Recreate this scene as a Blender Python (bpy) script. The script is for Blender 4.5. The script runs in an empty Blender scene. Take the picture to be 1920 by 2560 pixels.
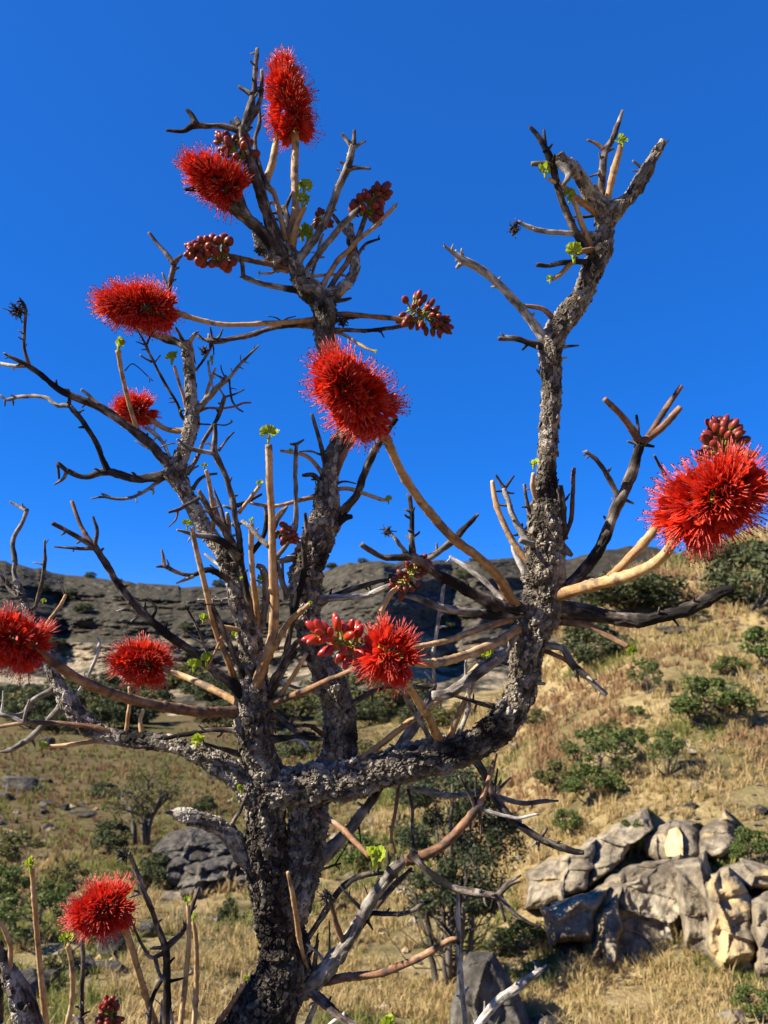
import bpy, math, random
import numpy as np
from mathutils import Vector, Matrix

random.seed(7)
rng = np.random.default_rng(7)
scene = bpy.context.scene
COL = scene.collection
R = math.radians

# ------------------------------------------------------------------ camera
PITCH = R(12.0)
CAM = np.array([0.0, 0.0, 0.0])
FPX = 1920.0                      # focal length in photo pixels (photo 1920 x 2560)
cam_data = bpy.data.cameras.new("camera")
cam = bpy.data.objects.new("camera", cam_data)
COL.objects.link(cam)
cam.location = CAM
cam.rotation_euler = (R(90) + PITCH, 0, 0)
cam_data.sensor_fit = 'HORIZONTAL'
cam_data.sensor_width = 26.0
cam_data.lens = 26.0
cam_data.clip_start = 0.05
cam_data.clip_end = 6000
cam_data.dof.use_dof = True
cam_data.dof.focus_distance = 1.50
cam_data.dof.aperture_fstop = 6.5
scene.camera = cam
scene.render.resolution_x = 768
scene.render.resolution_y = 1024

# ------------------------------------------------------------------ sky and sun
SUN = np.array([-0.74, -0.21, 0.62]); SUN /= np.linalg.norm(SUN)
world = bpy.data.worlds.new("World")
scene.world = world
world.use_nodes = True
wn = world.node_tree.nodes; wl = world.node_tree.links
wn.clear()
w_out = wn.new("ShaderNodeOutputWorld")
w_bg = wn.new("ShaderNodeBackground")
w_sky = wn.new("ShaderNodeTexSky")
w_sky.sky_type = 'NISHITA'
w_sky.sun_disc = False
w_sky.sun_elevation = math.asin(SUN[2])
w_sky.sun_rotation = math.atan2(SUN[0], SUN[1])
w_sky.altitude = 6000
w_sky.air_density = 1.0
w_sky.dust_density = 0.0
w_sky.ozone_density = 10.0
w_hsv = wn.new("ShaderNodeHueSaturation")
w_hsv.inputs['Hue'].default_value = 0.522
w_hsv.inputs['Saturation'].default_value = 1.57
w_hsv.inputs['Value'].default_value = 1.38
w_gam = wn.new("ShaderNodeGamma")
w_gam.inputs[1].default_value = 0.5
w_bg.inputs['Strength'].default_value = 0.145
wl.new(w_sky.outputs[0], w_gam.inputs[0])
wl.new(w_gam.outputs[0], w_hsv.inputs['Color'])
wl.new(w_hsv.outputs[0], w_bg.inputs[0])
wl.new(w_bg.outputs[0], w_out.inputs[0])

sun_data = bpy.data.lights.new("sun", 'SUN')
sun_data.energy = 5.0
sun_data.angle = R(0.53)
sun_data.color = (1.0, 0.93, 0.81)
sun_obj = bpy.data.objects.new("sun", sun_data)
COL.objects.link(sun_obj)
sun_obj.rotation_euler = Vector(SUN).to_track_quat('Z', 'Y').to_euler()

scene.view_settings.view_transform = 'Standard'
scene.view_settings.look = 'None'
scene.view_settings.exposure = 1.3
scene.view_settings.gamma = 1.0
scene.render.engine = 'CYCLES'
scene.cycles.max_bounces = 6
scene.cycles.diffuse_bounces = 3
scene.cycles.use_denoising = True

# ------------------------------------------------------------------ pixel rays
CP, SP = math.cos(PITCH), math.sin(PITCH)
FWD = np.array([0, CP, SP]); UP = np.array([0, -SP, CP]); RIGHT = np.array([1.0, 0, 0])

def pix_dir(px, py):
    a = (px - 960.0) / FPX
    b = (1280.0 - py) / FPX
    return FWD + RIGHT * a + UP * b

def pix_at(px, py, depth):           # point at a depth along the optical axis
    return CAM + pix_dir(px, py) * depth

def pix_y(px, py, y):                # point at a horizontal distance y
    d = pix_dir(px, py)
    return CAM + d * (y / d[1])

# ------------------------------------------------------------------ noise
def _hash(ix, iy, iz, s):
    ix = ix.astype(np.int64); iy = iy.astype(np.int64); iz = iz.astype(np.int64)
    h = (ix * 374761393 + iy * 668265263 + iz * 2147483647 + s * 974711) & 0xffffffff
    h = ((h ^ (h >> 13)) * 1274126177) & 0xffffffff
    h = ((h ^ (h >> 16)) * 2246822519) & 0xffffffff
    h = h ^ (h >> 15)
    return (h & 0xffffff) / float(0x1000000)

def vnoise(p, s=0):
    i = np.floor(p); f = p - i
    u = f * f * (3 - 2 * f)
    out = 0
    for dx in (0, 1):
        wx = u[:, 0] if dx else 1 - u[:, 0]
        for dy in (0, 1):
            wy = u[:, 1] if dy else 1 - u[:, 1]
            for dz in (0, 1):
                wz = u[:, 2] if dz else 1 - u[:, 2]
                out = out + wx * wy * wz * _hash(i[:, 0] + dx, i[:, 1] + dy, i[:, 2] + dz, s)
    return out * 2 - 1

def fbm(p, o=4, s=0):
    a = 1.0; t = 0; n = 0
    for k in range(o):
        t = t + a * vnoise(p * (2.03 ** k) + 17.3 * k, s + k); n += a; a *= 0.5
    return t / n

def worley(p, s=0, axis=False):
    i = np.floor(p)
    f1 = np.full(len(p), 9.0); f2 = np.full(len(p), 9.0); cid = np.zeros(len(p)); off = np.zeros(len(p))
    for dx in (-1, 0, 1):
        for dy in (-1, 0, 1):
            for dz in (-1, 0, 1):
                cx, cy, cz = i[:, 0] + dx, i[:, 1] + dy, i[:, 2] + dz
                q = np.stack([cx + _hash(cx, cy, cz, s + 1), cy + _hash(cx, cy, cz, s + 2), cz + _hash(cx, cy, cz, s + 3)], 1)
                d = np.sqrt(((q - p) ** 2).sum(1))
                m = d < f1
                f2 = np.where(m, f1, np.minimum(f2, d))
                off = np.where(m, p[:, 2] - q[:, 2], off)
                cid = np.where(m, _hash(cx, cy, cz, s + 4), cid)
                f1 = np.where(m, d, f1)
    return (f1, f2, cid, off) if axis else (f1, f2, cid)

def sstep(a, b, x):
    t = np.clip((x - a) / (b - a), 0, 1)
    return t * t * (3 - 2 * t)

# ------------------------------------------------------------------ mesh and object helpers
def mesh_np(name, verts, faces, smooth=True, attrs=None, mats=(), midx=None):
    """faces: list of arrays (n,3) or (n,4), or a single array"""
    me = bpy.data.meshes.new(name)
    if isinstance(faces, np.ndarray):
        faces = [faces]
    verts = np.asarray(verts, dtype=np.float32)
    me.vertices.add(len(verts))
    me.vertices.foreach_set("co", verts.ravel())
    loops = np.concatenate([f.ravel() for f in faces]).astype(np.int32)
    tot = np.concatenate([np.full(len(f), f.shape[1]) for f in faces]).astype(np.int32)
    start = np.concatenate([[0], np.cumsum(tot)[:-1]]).astype(np.int32)
    me.loops.add(len(loops)); me.loops.foreach_set("vertex_index", loops)
    me.polygons.add(len(tot))
    me.polygons.foreach_set("loop_start", start)
    me.polygons.foreach_set("loop_total", tot)
    me.polygons.foreach_set("use_smooth", np.full(len(tot), smooth))
    if midx is not None:
        me.polygons.foreach_set("material_index", np.asarray(midx, dtype=np.int32))
    for m in mats:
        me.materials.append(m)
    if attrs:
        for k, v in attrs.items():
            at = me.attributes.new(k, 'FLOAT', 'POINT')
            at.data.foreach_set("value", np.asarray(v, dtype=np.float32))
    me.update(calc_edges=True)
    return me

def link(name, me, parent=None, loc=None):
    o = bpy.data.objects.new(name, me)
    COL.objects.link(o)
    if parent is not None:
        o.parent = parent
        o.matrix_parent_inverse = parent.matrix_basis.inverted()
    if loc is not None:
        o.location = loc
    return o

def empty(name, loc, label=None, cat=None, group=None):
    o = bpy.data.objects.new(name, None)
    o.empty_display_size = 0.1
    COL.objects.link(o)
    o.location = [float(c) for c in loc]
    if label: o["label"] = label
    if cat: o["category"] = cat
    if group: o["group"] = group
    return o

def catmull(P, n):
    P = np.asarray(P, float)
    if len(P) == 2:
        t = np.linspace(0, 1, n)[:, None]
        return P[0] * (1 - t) + P[1] * t
    seg = np.sqrt(((P[1:, :3] - P[:-1, :3]) ** 2).sum(1)); cs = np.concatenate([[0], np.cumsum(seg)])
    E = np.vstack([2 * P[0] - P[1], P, 2 * P[-1] - P[-2]])
    out = []
    for s in np.linspace(0, cs[-1], n):
        k = min(np.searchsorted(cs, s, side='right') - 1, len(P) - 2)
        t = (s - cs[k]) / max(seg[k], 1e-9)
        p0, p1, p2, p3 = E[k], E[k + 1], E[k + 2], E[k + 3]
        # finite-difference tangents scaled for uneven spacing
        d1 = (p2 - p0) * 0.5; d2 = (p3 - p1) * 0.5
        l = seg[k]
        a = np.linalg.norm(d1[:3]); b = np.linalg.norm(d2[:3])
        if a > l: d1 = d1 * (l / a)
        if b > l: d2 = d2 * (l / b)
        h = (2*t**3-3*t**2+1)*p1 + (t**3-2*t**2+t)*d1 + (-2*t**3+3*t**2)*p2 + (t**3-t**2)*d2
        out.append(h)
    return np.array(out)

def frames(C):
    T = np.gradient(C, axis=0); T /= np.linalg.norm(T, axis=1)[:, None] + 1e-12
    a = np.array([0, 0, 1.0]) if abs(T[0][2]) < .9 else np.array([1.0, 0, 0])
    N = np.cross(T[0], a); N /= np.linalg.norm(N)
    Ns = [N]
    for i in range(1, len(C)):
        N = Ns[-1] - T[i] * np.dot(Ns[-1], T[i])
        N /= np.linalg.norm(N) + 1e-12
        Ns.append(N)
    Ns = np.array(Ns)
    return T, Ns, np.cross(T, Ns)

def tube_arrays(C, rad, nseg, cap=0.35):
    """closed tube; returns verts, quads, tris, (s, theta) per vertex"""
    T, N, B = frames(C)
    # round the end
    n = len(C)
    th = np.linspace(0, 2 * np.pi, nseg, endpoint=False)
    ct, st = np.cos(th), np.sin(th)
    V = C[:, None, :] + rad[:, None, None] * (N[:, None, :] * ct[None, :, None] + B[:, None, :] * st[None, :, None])
    V = V.reshape(-1, 3)
    i = np.arange(n - 1)[:, None] * nseg; j = np.arange(nseg)[None, :]
    j2 = (j + 1) % nseg
    Q = np.stack([i + j, i + j2, i + nseg + j2, i + nseg + j], -1).reshape(-1, 4)
    tip = C[-1] + T[-1] * rad[-1] * cap; bot = C[0] - T[0] * rad[0] * cap
    V = np.vstack([V, bot[None], tip[None]])
    b = (n - 1) * nseg; ib = n * nseg; it = ib + 1
    jj = np.arange(nseg); jn = (jj + 1) % nseg
    F = np.vstack([np.stack([np.full(nseg, ib), jn, jj], 1), np.stack([np.full(nseg, it), b + jj, b + jn], 1)])
    s = np.concatenate([[0], np.cumsum(np.linalg.norm(np.diff(C, axis=0), axis=1))])
    S = np.concatenate([np.repeat(s, nseg), [0, s[-1]]])
    TH = np.concatenate([np.tile(th, n), [0, 0]])
    Nrm = (N[:, None, :] * ct[None, :, None] + B[:, None, :] * st[None, :, None]).reshape(-1, 3)
    Nrm = np.vstack([Nrm, -T[0][None], T[-1][None]])
    RR = np.concatenate([np.repeat(rad, nseg), [rad[0], rad[-1]]])
    return V, Q, F, S, TH, Nrm, RR

class Acc:
    """collects pieces of one mesh"""
    def __init__(s): s.v = []; s.q = []; s.t = []; s.n = 0; s.a = []; s.mq = []; s.mt = []
    def add(s, v, q=None, t=None, a=None, m=0):
        v = np.asarray(v, float)
        if q is not None and len(q): s.q.append(np.asarray(q) + s.n); s.mq.append(np.full(len(q), m))
        if t is not None and len(t): s.t.append(np.asarray(t) + s.n); s.mt.append(np.full(len(t), m))
        s.v.append(v); s.n += len(v)
        s.a.append(np.full(len(v), 0.5) if a is None else (np.full(len(v), a) if np.isscalar(a) else np.asarray(a)))
    def mesh(s, name, mats, smooth=True):
        f = []; mi = []
        if s.q: f.append(np.vstack(s.q)); mi.append(np.concatenate(s.mq))
        if s.t: f.append(np.vstack(s.t)); mi.append(np.concatenate(s.mt))
        return mesh_np(name, np.vstack(s.v), f, smooth, {"tone": np.concatenate(s.a)}, mats, np.concatenate(mi))

# ------------------------------------------------------------------ materials
def mat_base(name, rough=0.9, spec=0.2):
    m = bpy.data.materials.new(name); m.use_nodes = True
    nt = m.node_tree
    b = nt.nodes["Principled BSDF"]
    b.inputs['Roughness'].default_value = rough
    b.inputs['Specular IOR Level'].default_value = spec
    return m, nt, b

def nd(nt, t, **kw):
    n = nt.nodes.new(t)
    for k, v in kw.items():
        if k in n.inputs: n.inputs[k].default_value = v
        else: setattr(n, k, v)
    return n

def ramp(nt, fac, stops, interp='LINEAR'):
    r = nt.nodes.new("ShaderNodeValToRGB")
    r.color_ramp.interpolation = interp
    e = r.color_ramp.elements
    while len(e) < len(stops): e.new(0.5)
    for k, (p, c) in enumerate(stops):
        e[k].position = p; e[k].color = (c[0], c[1], c[2], 1)
    nt.links.new(fac, r.inputs[0])
    return r.outputs[0]

def mix(nt, fac, a, b, mode='MIX'):
    n = nt.nodes.new("ShaderNodeMix"); n.data_type = 'RGBA'; n.blend_type = mode
    for k, v in ((0, fac), (6, a), (7, b)):
        if hasattr(v, 'links'): nt.links.new(v, n.inputs[k])
        elif k == 0: n.inputs[0].default_value = v
        else: n.inputs[k].default_value = (v[0], v[1], v[2], 1)
    return n.outputs[2]

def noise_tex(nt, scale, detail=4, rough=0.55, vec=None, stretch=None):
    n = nd(nt, "ShaderNodeTexNoise"); n.inputs['Scale'].default_value = scale
    n.inputs['Detail'].default_value = detail; n.inputs['Roughness'].default_value = rough
    co = nd(nt, "ShaderNodeTexCoord")
    src = co.outputs['Object'] if vec is None else vec
    if stretch:
        mp = nd(nt, "ShaderNodeMapping"); mp.inputs['Scale'].default_value = stretch
        nt.links.new(src, mp.inputs[0]); src = mp.outputs[0]
    nt.links.new(src, n.inputs['Vector'])
    return n.outputs['Fac']

def bump(nt, b, h, strength=0.3, dist=0.01):
    n = nd(nt, "ShaderNodeBump"); n.inputs['Strength'].default_value = strength; n.inputs['Distance'].default_value = dist
    nt.links.new(h, n.inputs['Height']); nt.links.new(n.outputs[0], b.inputs['Normal'])

def attr(nt, name="tone"):
    a = nd(nt, "ShaderNodeAttribute"); a.attribute_name = name
    return a.outputs['Fac']

MAT = {}
def wood(name, stops, nscale=70, bscale=420, bs=0.5, bd=0.0015, rough=0.9, spec=0.15, second=None):
    m, nt, b = mat_base(name, rough, spec)
    a = attr(nt)
    n = noise_tex(nt, nscale, 5, 0.65)
    ad = nd(nt, "ShaderNodeMath", operation='MULTIPLY_ADD'); ad.inputs[1].default_value = 0.9
    nt.links.new(n, ad.inputs[0])
    sb = nd(nt, "ShaderNodeMath", operation='SUBTRACT'); sb.inputs[1].default_value = 0.45
    nt.links.new(a, sb.inputs[0]); nt.links.new(sb.outputs[0], ad.inputs[2])
    c = ramp(nt, ad.outputs[0], stops)
    if second:
        n2 = noise_tex(nt, second[0], 3, 0.5)
        f = ramp(nt, n2, [(second[2], (0, 0, 0)), (second[3], (1, 1, 1))])
        c = mix(nt, f, c, second[1])
    nt.links.new(c, b.inputs['Base Color'])
    bump(nt, b, noise_tex(nt, bscale, 4, 0.7), bs, bd)
    MAT[name] = m
    return m
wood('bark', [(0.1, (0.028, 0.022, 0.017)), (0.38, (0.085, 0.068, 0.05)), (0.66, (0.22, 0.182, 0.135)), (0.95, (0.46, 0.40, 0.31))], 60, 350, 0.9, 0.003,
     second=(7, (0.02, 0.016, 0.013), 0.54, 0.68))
wood('dead', [(0.2, (0.03, 0.024, 0.02)), (0.5, (0.095, 0.07, 0.054)), (0.75, (0.22, 0.178, 0.14)), (0.95, (0.40, 0.36, 0.30))], 60, 330, 0.9, 0.0025,
     second=(11, (0.014, 0.012, 0.011), 0.5, 0.62))
wood('grey', [(0.15, (0.06, 0.05, 0.043)), (0.5, (0.2, 0.172, 0.14)), (0.85, (0.4, 0.36, 0.3))], 55, 330, 0.9, 0.0025,
     second=(12, (0.02, 0.017, 0.015), 0.53, 0.66))
wood('pale', [(0.15, (0.11, 0.095, 0.08)), (0.5, (0.33, 0.295, 0.25)), (0.85, (0.55, 0.51, 0.44))], 60, 330, 0.8, 0.002,
     second=(17, (0.04, 0.034, 0.03), 0.58, 0.7))
wood('tan', [(0.1, (0.17, 0.08, 0.032)), (0.4, (0.36, 0.20, 0.083)), (0.65, (0.48, 0.30, 0.14)), (0.95, (0.60, 0.46, 0.28))], 90, 300, 0.6, 0.0015, 0.75, 0.25,
     second=(34, (0.17, 0.115, 0.07), 0.55, 0.66))
wood('rust', [(0.1, (0.06, 0.032, 0.02)), (0.4, (0.17, 0.082, 0.042)), (0.65, (0.27, 0.145, 0.075)), (0.95, (0.42, 0.29, 0.18))], 90, 300, 0.7, 0.0015, 0.8, 0.2,
     second=(30, (0.075, 0.052, 0.038), 0.50, 0.62))
wood('char', [(0.1, (0.012, 0.01, 0.009)), (0.6, (0.05, 0.042, 0.036)), (0.9, (0.14, 0.12, 0.1))], 120, 600, 0.6, 0.001)

def flesh(name, stops, rough, spec, transl=0.0, nscale=120, coat=0.0, vary=0.0, vary_to=(0, 0, 0)):
    m, nt, b = mat_base(name, rough, spec)
    c = ramp(nt, attr(nt), stops)
    n = noise_tex(nt, nscale, 3)
    c = mix(nt, ramp(nt, n, [(0.35, (0, 0, 0)), (0.75, (0.5, 0.5, 0.5))]), c, (stops[0][1][0]*0.6, stops[0][1][1]*0.6, stops[0][1][2]*0.6))
    if vary:
        oi = nd(nt, "ShaderNodeObjectInfo")
        c = mix(nt, ramp(nt, oi.outputs['Random'], [(0.0, (0, 0, 0)), (1.0, (vary, vary, vary))]), c, vary_to)
    nt.links.new(c, b.inputs['Base Color'])
    if coat: b.inputs['Coat Weight'].default_value = coat; b.inputs['Coat Roughness'].default_value = 0.145
    if transl:
        t = nd(nt, "ShaderNodeBsdfTranslucent"); nt.links.new(c, t.inputs[0])
        mx = nd(nt, "ShaderNodeMixShader"); mx.inputs[0].default_value = transl
        out = nt.nodes["Material Output"]
        nt.links.new(b.outputs[0], mx.inputs[1]); nt.links.new(t.outputs[0], mx.inputs[2]); nt.links.new(mx.outputs[0], out.inputs[0])
    MAT[name] = m
    return m
flesh('petal', [(0, (0.62, 0.014, 0.008)), (1, (0.90, 0.075, 0.018))], 0.4, 0.35, 0.35, vary=0.45, vary_to=(0.58, 0.012, 0.010))
flesh('stamen', [(0, (0.70, 0.02, 0.012)), (0.7, (0.92, 0.085, 0.03)), (1, (0.90, 0.20, 0.15))], 0.4, 0.4, 0.25)
flesh('anther', [(0, (0.05, 0.008, 0.012)), (1, (0.20, 0.02, 0.03))], 0.6, 0.2)
flesh('pedicel', [(0, (0.22, 0.24, 0.03)), (1, (0.36, 0.34, 0.06))], 0.5, 0.3, 0.1)
flesh('bud', [(0, (0.17, 0.20, 0.025)), (0.3, (0.18, 0.05, 0.015)), (0.5, (0.22, 0.007, 0.009)), (1, (0.31, 0.009, 0.011))], 0.45, 0.3, 0.0, 60, 0.05, 0.7, (0.09, 0.012, 0.010))
flesh('bigbud', [(0, (0.28, 0.26, 0.03)), (0.25, (0.45, 0.06, 0.015)), (0.5, (0.54, 0.016, 0.012)), (1, (0.60, 0.018, 0.016))], 0.3, 0.4, 0.05, 60, 0.2, 0.7, (0.30, 0.012, 0.016))
flesh('leaf', [(0, (0.28, 0.38, 0.02)), (1, (0.50, 0.56, 0.05))], 0.5, 0.3, 0.45, 90)

# ================================================================== the ground
CTRL = []
def cpix(px, lst):
    for row, y in lst:
        CTRL.append(pix_y(px, row, y))
cpix(-500, [(2560, 10), (2350, 15), (2150, 26), (2000, 38), (1900, 55), (1800, 100), (1740, 150)])
cpix(0, [(2560, 10), (2350, 15), (2190, 22), (2080, 30), (1950, 45), (1870, 66), (1850, 80), (1815, 100), (1750, 150)])
cpix(400, [(2560, 10), (2350, 15), (2220, 21), (2090, 30), (1960, 45), (1880, 66), (1850, 82), (1815, 100), (1750, 150)])
cpix(800, [(2560, 10), (2350, 15), (2170, 23), (2020, 34), (1910, 52), (1840, 85), (1750, 150)])
cpix(1130, [(2560, 10.5), (2350, 14.5), (2150, 20.5), (1960, 31), (1850, 48), (1790, 80), (1740, 140)])
cpix(1340, [(2560, 10.5), (2350, 13.6), (2050, 19), (1850, 26), (1700, 35), (1660, 40), (1740, 60), (1730, 120)])
cpix(1550, [(2560, 10.5), (2420, 12.3), (2080, 16.2), (1800, 23), (1570, 32), (1440, 42), (1470, 50), (1600, 70), (1680, 120)])
cpix(1900, [(2560, 10), (2420, 11.6), (2080, 15), (1750, 22), (1480, 32), (1335, 42), (1370, 52), (1480, 75), (1600, 130)])
cpix(2500, [(2560, 9), (2080, 14), (1600, 24), (1300, 40), (1380, 60), (1560, 120)])
for az in range(-180, 180, 45):
    for r, z in ((1.0, -1.62), (2.2, -1.72)):
        CTRL.append(np.array([r * math.sin(R(az)), r * math.cos(R(az)), z]))
for px, b in ((-500, 0), (300, 0), (960, 0), (1600, 0), (2300, 0)):
    d = pix_dir(px, 2560)
    for y, z in ((4.5, -2.75), (7.2, -3.5)):
        CTRL.append(np.array([d[0] / d[1] * y, y, z]))
for az in (-135, -95, 95, 135, 180):
    side = math.sin(R(az))
    for r in (6, 15, 40, 110):
        CTRL.append(np.array([r * math.sin(R(az)), r * math.cos(R(az)), -1.7 + r * (0.10 + 0.10 * side) * (1 if r < 50 else 0.6)]))
for az in range(-180, 180, 30):
    for r, z in ((320, 2.0), (1200, 0.0), (4000, 0.0)):
        CTRL.append(np.array([r * math.sin(R(az)), r * math.cos(R(az)), z]))
CTRL = np.array(CTRL)

def _emb(xy):
    r = np.sqrt((xy ** 2).sum(1)) + 1e-6
    return np.stack([3.0 * xy[:, 0] / r, 3.0 * xy[:, 1] / r, np.log(r)], 1), r
_CE, _cr = _emb(CTRL[:, :2])
_val = CTRL[:, 2] / (_cr + 4.0)
_D = np.sqrt(((_CE[:, None] - _CE[None]) ** 2).sum(2))
_A = np.block([[_D, np.ones((len(_D), 1))], [np.ones((1, len(_D))), np.zeros((1, 1))]])
_W = np.linalg.solve(_A, np.concatenate([_val, [0]]))

def height(xy, fine=True):
    xy = np.atleast_2d(np.asarray(xy, float))
    E, r = _emb(xy)
    z = np.zeros(len(xy))
    for a in range(0, len(xy), 20000):
        e = E[a:a + 20000]
        d = np.sqrt(((e[:, None] - _CE[None]) ** 2).sum(2))
        z[a:a + 20000] = (d @ _W[:-1] + _W[-1]) * (r[a:a + 20000] + 4.0)
    if fine:
        p = np.stack([xy[:, 0], xy[:, 1], np.zeros(len(xy))], 1)
        k = sstep(3, 12, r) * (1 - 0.9 * sstep(200, 600, r))
        z = z + k * (0.35 * fbm(p / 4.5, 3, 3) * np.clip(r / 40, 0.25, 1.4) + 0.10 * fbm(p / 0.7, 3, 9))
    return z

_ys = np.geomspace(3.0, 400, 700)
def ground_hit(px, row):
    d = pix_dir(px, row); d = d / d[1]
    P = d[None] * _ys[:, None]
    below = P[:, 2] < height(P[:, :2])
    k = int(np.argmax(below)) if below.any() else len(_ys) - 1
    p = P[k].copy(); p[2] = height(p[None, :2])[0]
    return p

def set_kind(o, k): o["kind"] = k; return o

def noisy_ground_mat():
    m, nt, b = mat_base("ground", 1.0, 0.05)
    n1 = noise_tex(nt, 0.22, 4, 0.6); n2 = noise_tex(nt, 1.7, 5, 0.65); n3 = noise_tex(nt, 14, 4, 0.7)
    c1 = ramp(nt, n2, [(0.25, (0.16, 0.115, 0.055)), (0.45, (0.33, 0.24, 0.11)), (0.62, (0.42, 0.32, 0.15)), (0.8, (0.46, 0.38, 0.2))])
    c2 = ramp(nt, n2, [(0.3, (0.05, 0.05, 0.02)), (0.7, (0.15, 0.125, 0.05))])
    c = mix(nt, ramp(nt, n1, [(0.42, (0, 0, 0)), (0.6, (0.85, 0.85, 0.85))]), c1, c2)
    # the far meadow is short brown-green turf
    co = nd(nt, "ShaderNodeTexCoord"); sp = nd(nt, "ShaderNodeSeparateXYZ"); nt.links.new(co.outputs['Object'], sp.inputs[0])
    mr = nd(nt, "ShaderNodeMapRange"); mr.inputs[1].default_value = 3.0; mr.inputs[2].default_value = -3.0
    nt.links.new(sp.outputs[0], mr.inputs[0])
    mr2 = nd(nt, "ShaderNodeMapRange"); mr2.inputs[1].default_value = 18; mr2.inputs[2].default_value = 28
    nt.links.new(sp.outputs[1], mr2.inputs[0])
    mm = nd(nt, "ShaderNodeMath", operation='MULTIPLY'); nt.links.new(mr.outputs[0], mm.inputs[0]); nt.links.new(mr2.outputs[0], mm.inputs[1])
    turf = ramp(nt, n2, [(0.2, (0.05, 0.042, 0.02)), (0.5, (0.125, 0.09, 0.042)), (0.75, (0.19, 0.14, 0.065))])
    turf = mix(nt, ramp(nt, noise_tex(nt, 0.11, 3), [(0.4, (0, 0, 0)), (0.65, (0.8, 0.8, 0.8))]), turf, (0.10, 0.095, 0.03))
    c = mix(nt, mm.outputs[0], c, turf)
    c = mix(nt, ramp(nt, n3, [(0.3, (0.55, 0.55, 0.55)), (0.6, (0, 0, 0))]), c, (0.04, 0.03, 0.015))
    nt.links.new(c, b.inputs['Base Color'])
    bump(nt, b, n3, 0.8, 0.08)
    return m
MAT['ground'] = noisy_ground_mat()

az = np.concatenate([np.arange(-180, -40, 2.5), np.arange(-40, 40, 0.22), np.arange(40, 180, 2.5)])
rr = np.concatenate([np.linspace(0.35, 8, 26)[:-1], np.geomspace(8, 60, 230)[:-1], np.geomspace(60, 200, 60)[:-1], np.geomspace(200, 5000, 30)])
gx = (rr[:, None] * np.sin(np.radians(az))[None]).ravel(); gy = (rr[:, None] * np.cos(np.radians(az))[None]).ravel()
gz = height(np.stack([gx, gy], 1))
na, nr = len(az), len(rr)
i = np.arange(nr - 1)[:, None] * na; j = np.arange(na)[None]; j2 = (j + 1) % na
gq = np.stack([i + j, i + j2, i + na + j2, i + na + j], -1).reshape(-1, 4)[:, ::-1]
gv = np.stack([gx, gy, gz], 1)
gv = np.vstack([gv, [[0, 0, float(gz[:na].mean())]]])
gt = np.stack([np.full(na, len(gv) - 1), (np.arange(na) + 1) % na, np.arange(na)], 1)
set_kind(link("ground", mesh_np("ground", gv, [gq, gt], True, None, [MAT['ground']])), "structure")

# ================================================================== mountains
def rock_mat(name, dark, mid, light, scale=0.08, band=0.6, stain=True, warm=None, bumpd=0.6):
    m, nt, b = mat_base(name, 0.95, 0.1)
    n1 = noise_tex(nt, scale, 6, 0.6, stretch=(1, 1, band * 10))
    n2 = noise_tex(nt, scale * 5, 5, 0.65)
    c = ramp(nt, n1, [(0.25, dark), (0.5, mid), (0.75, light)])
    c = mix(nt, ramp(nt, n2, [(0.35, (0.75, 0.75, 0.75)), (0.6, (0, 0, 0))]), c, (dark[0] * .6, dark[1] * .6, dark[2] * .6))
    if stain:
        n3 = noise_tex(nt, scale * 9, 4, 0.6, stretch=(1, 1, 0.08))
        c = mix(nt, ramp(nt, n3, [(0.5, (0, 0, 0)), (0.68, (0.75, 0.75, 0.75))]), c, (dark[0] * .8, dark[1] * .78, dark[2] * .8))
    if warm:
        n4 = noise_tex(nt, scale * 1.6, 3)
        c = mix(nt, ramp(nt, n4, [(warm[1], (0, 0, 0)), (warm[1] + 0.12, (1, 1, 1))]), c, warm[0])
    nt.links.new(c, b.inputs['Base Color'])
    bump(nt, b, n2, 0.9, bumpd)
    MAT[name] = m
    return m
rock_mat('cliff', (0.045, 0.04, 0.033), (0.088, 0.077, 0.062), (0.155, 0.138, 0.112), 0.06, 0.5, True, None, 1.0)
rock_mat('far_slope', (0.022, 0.02, 0.015), (0.05, 0.042, 0.031), (0.08, 0.066, 0.048), 0.03, 0.1, False, None, 1.5)
rock_mat('boulder', (0.035, 0.031, 0.025), (0.115, 0.10, 0.08), (0.23, 0.205, 0.16), 1.1, 0.25, True, None, 0.06)
rock_mat('outcrop', (0.085, 0.066, 0.045), (0.27, 0.22, 0.148), (0.44, 0.375, 0.265), 0.9, 0.2, True, ((0.46, 0.33, 0.16), 0.56), 0.08)
rock_mat('scar', (0.50, 0.38, 0.17), (0.62, 0.49, 0.25), (0.70, 0.58, 0.33), 1.5, 0.2, False, None, 0.03)

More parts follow.
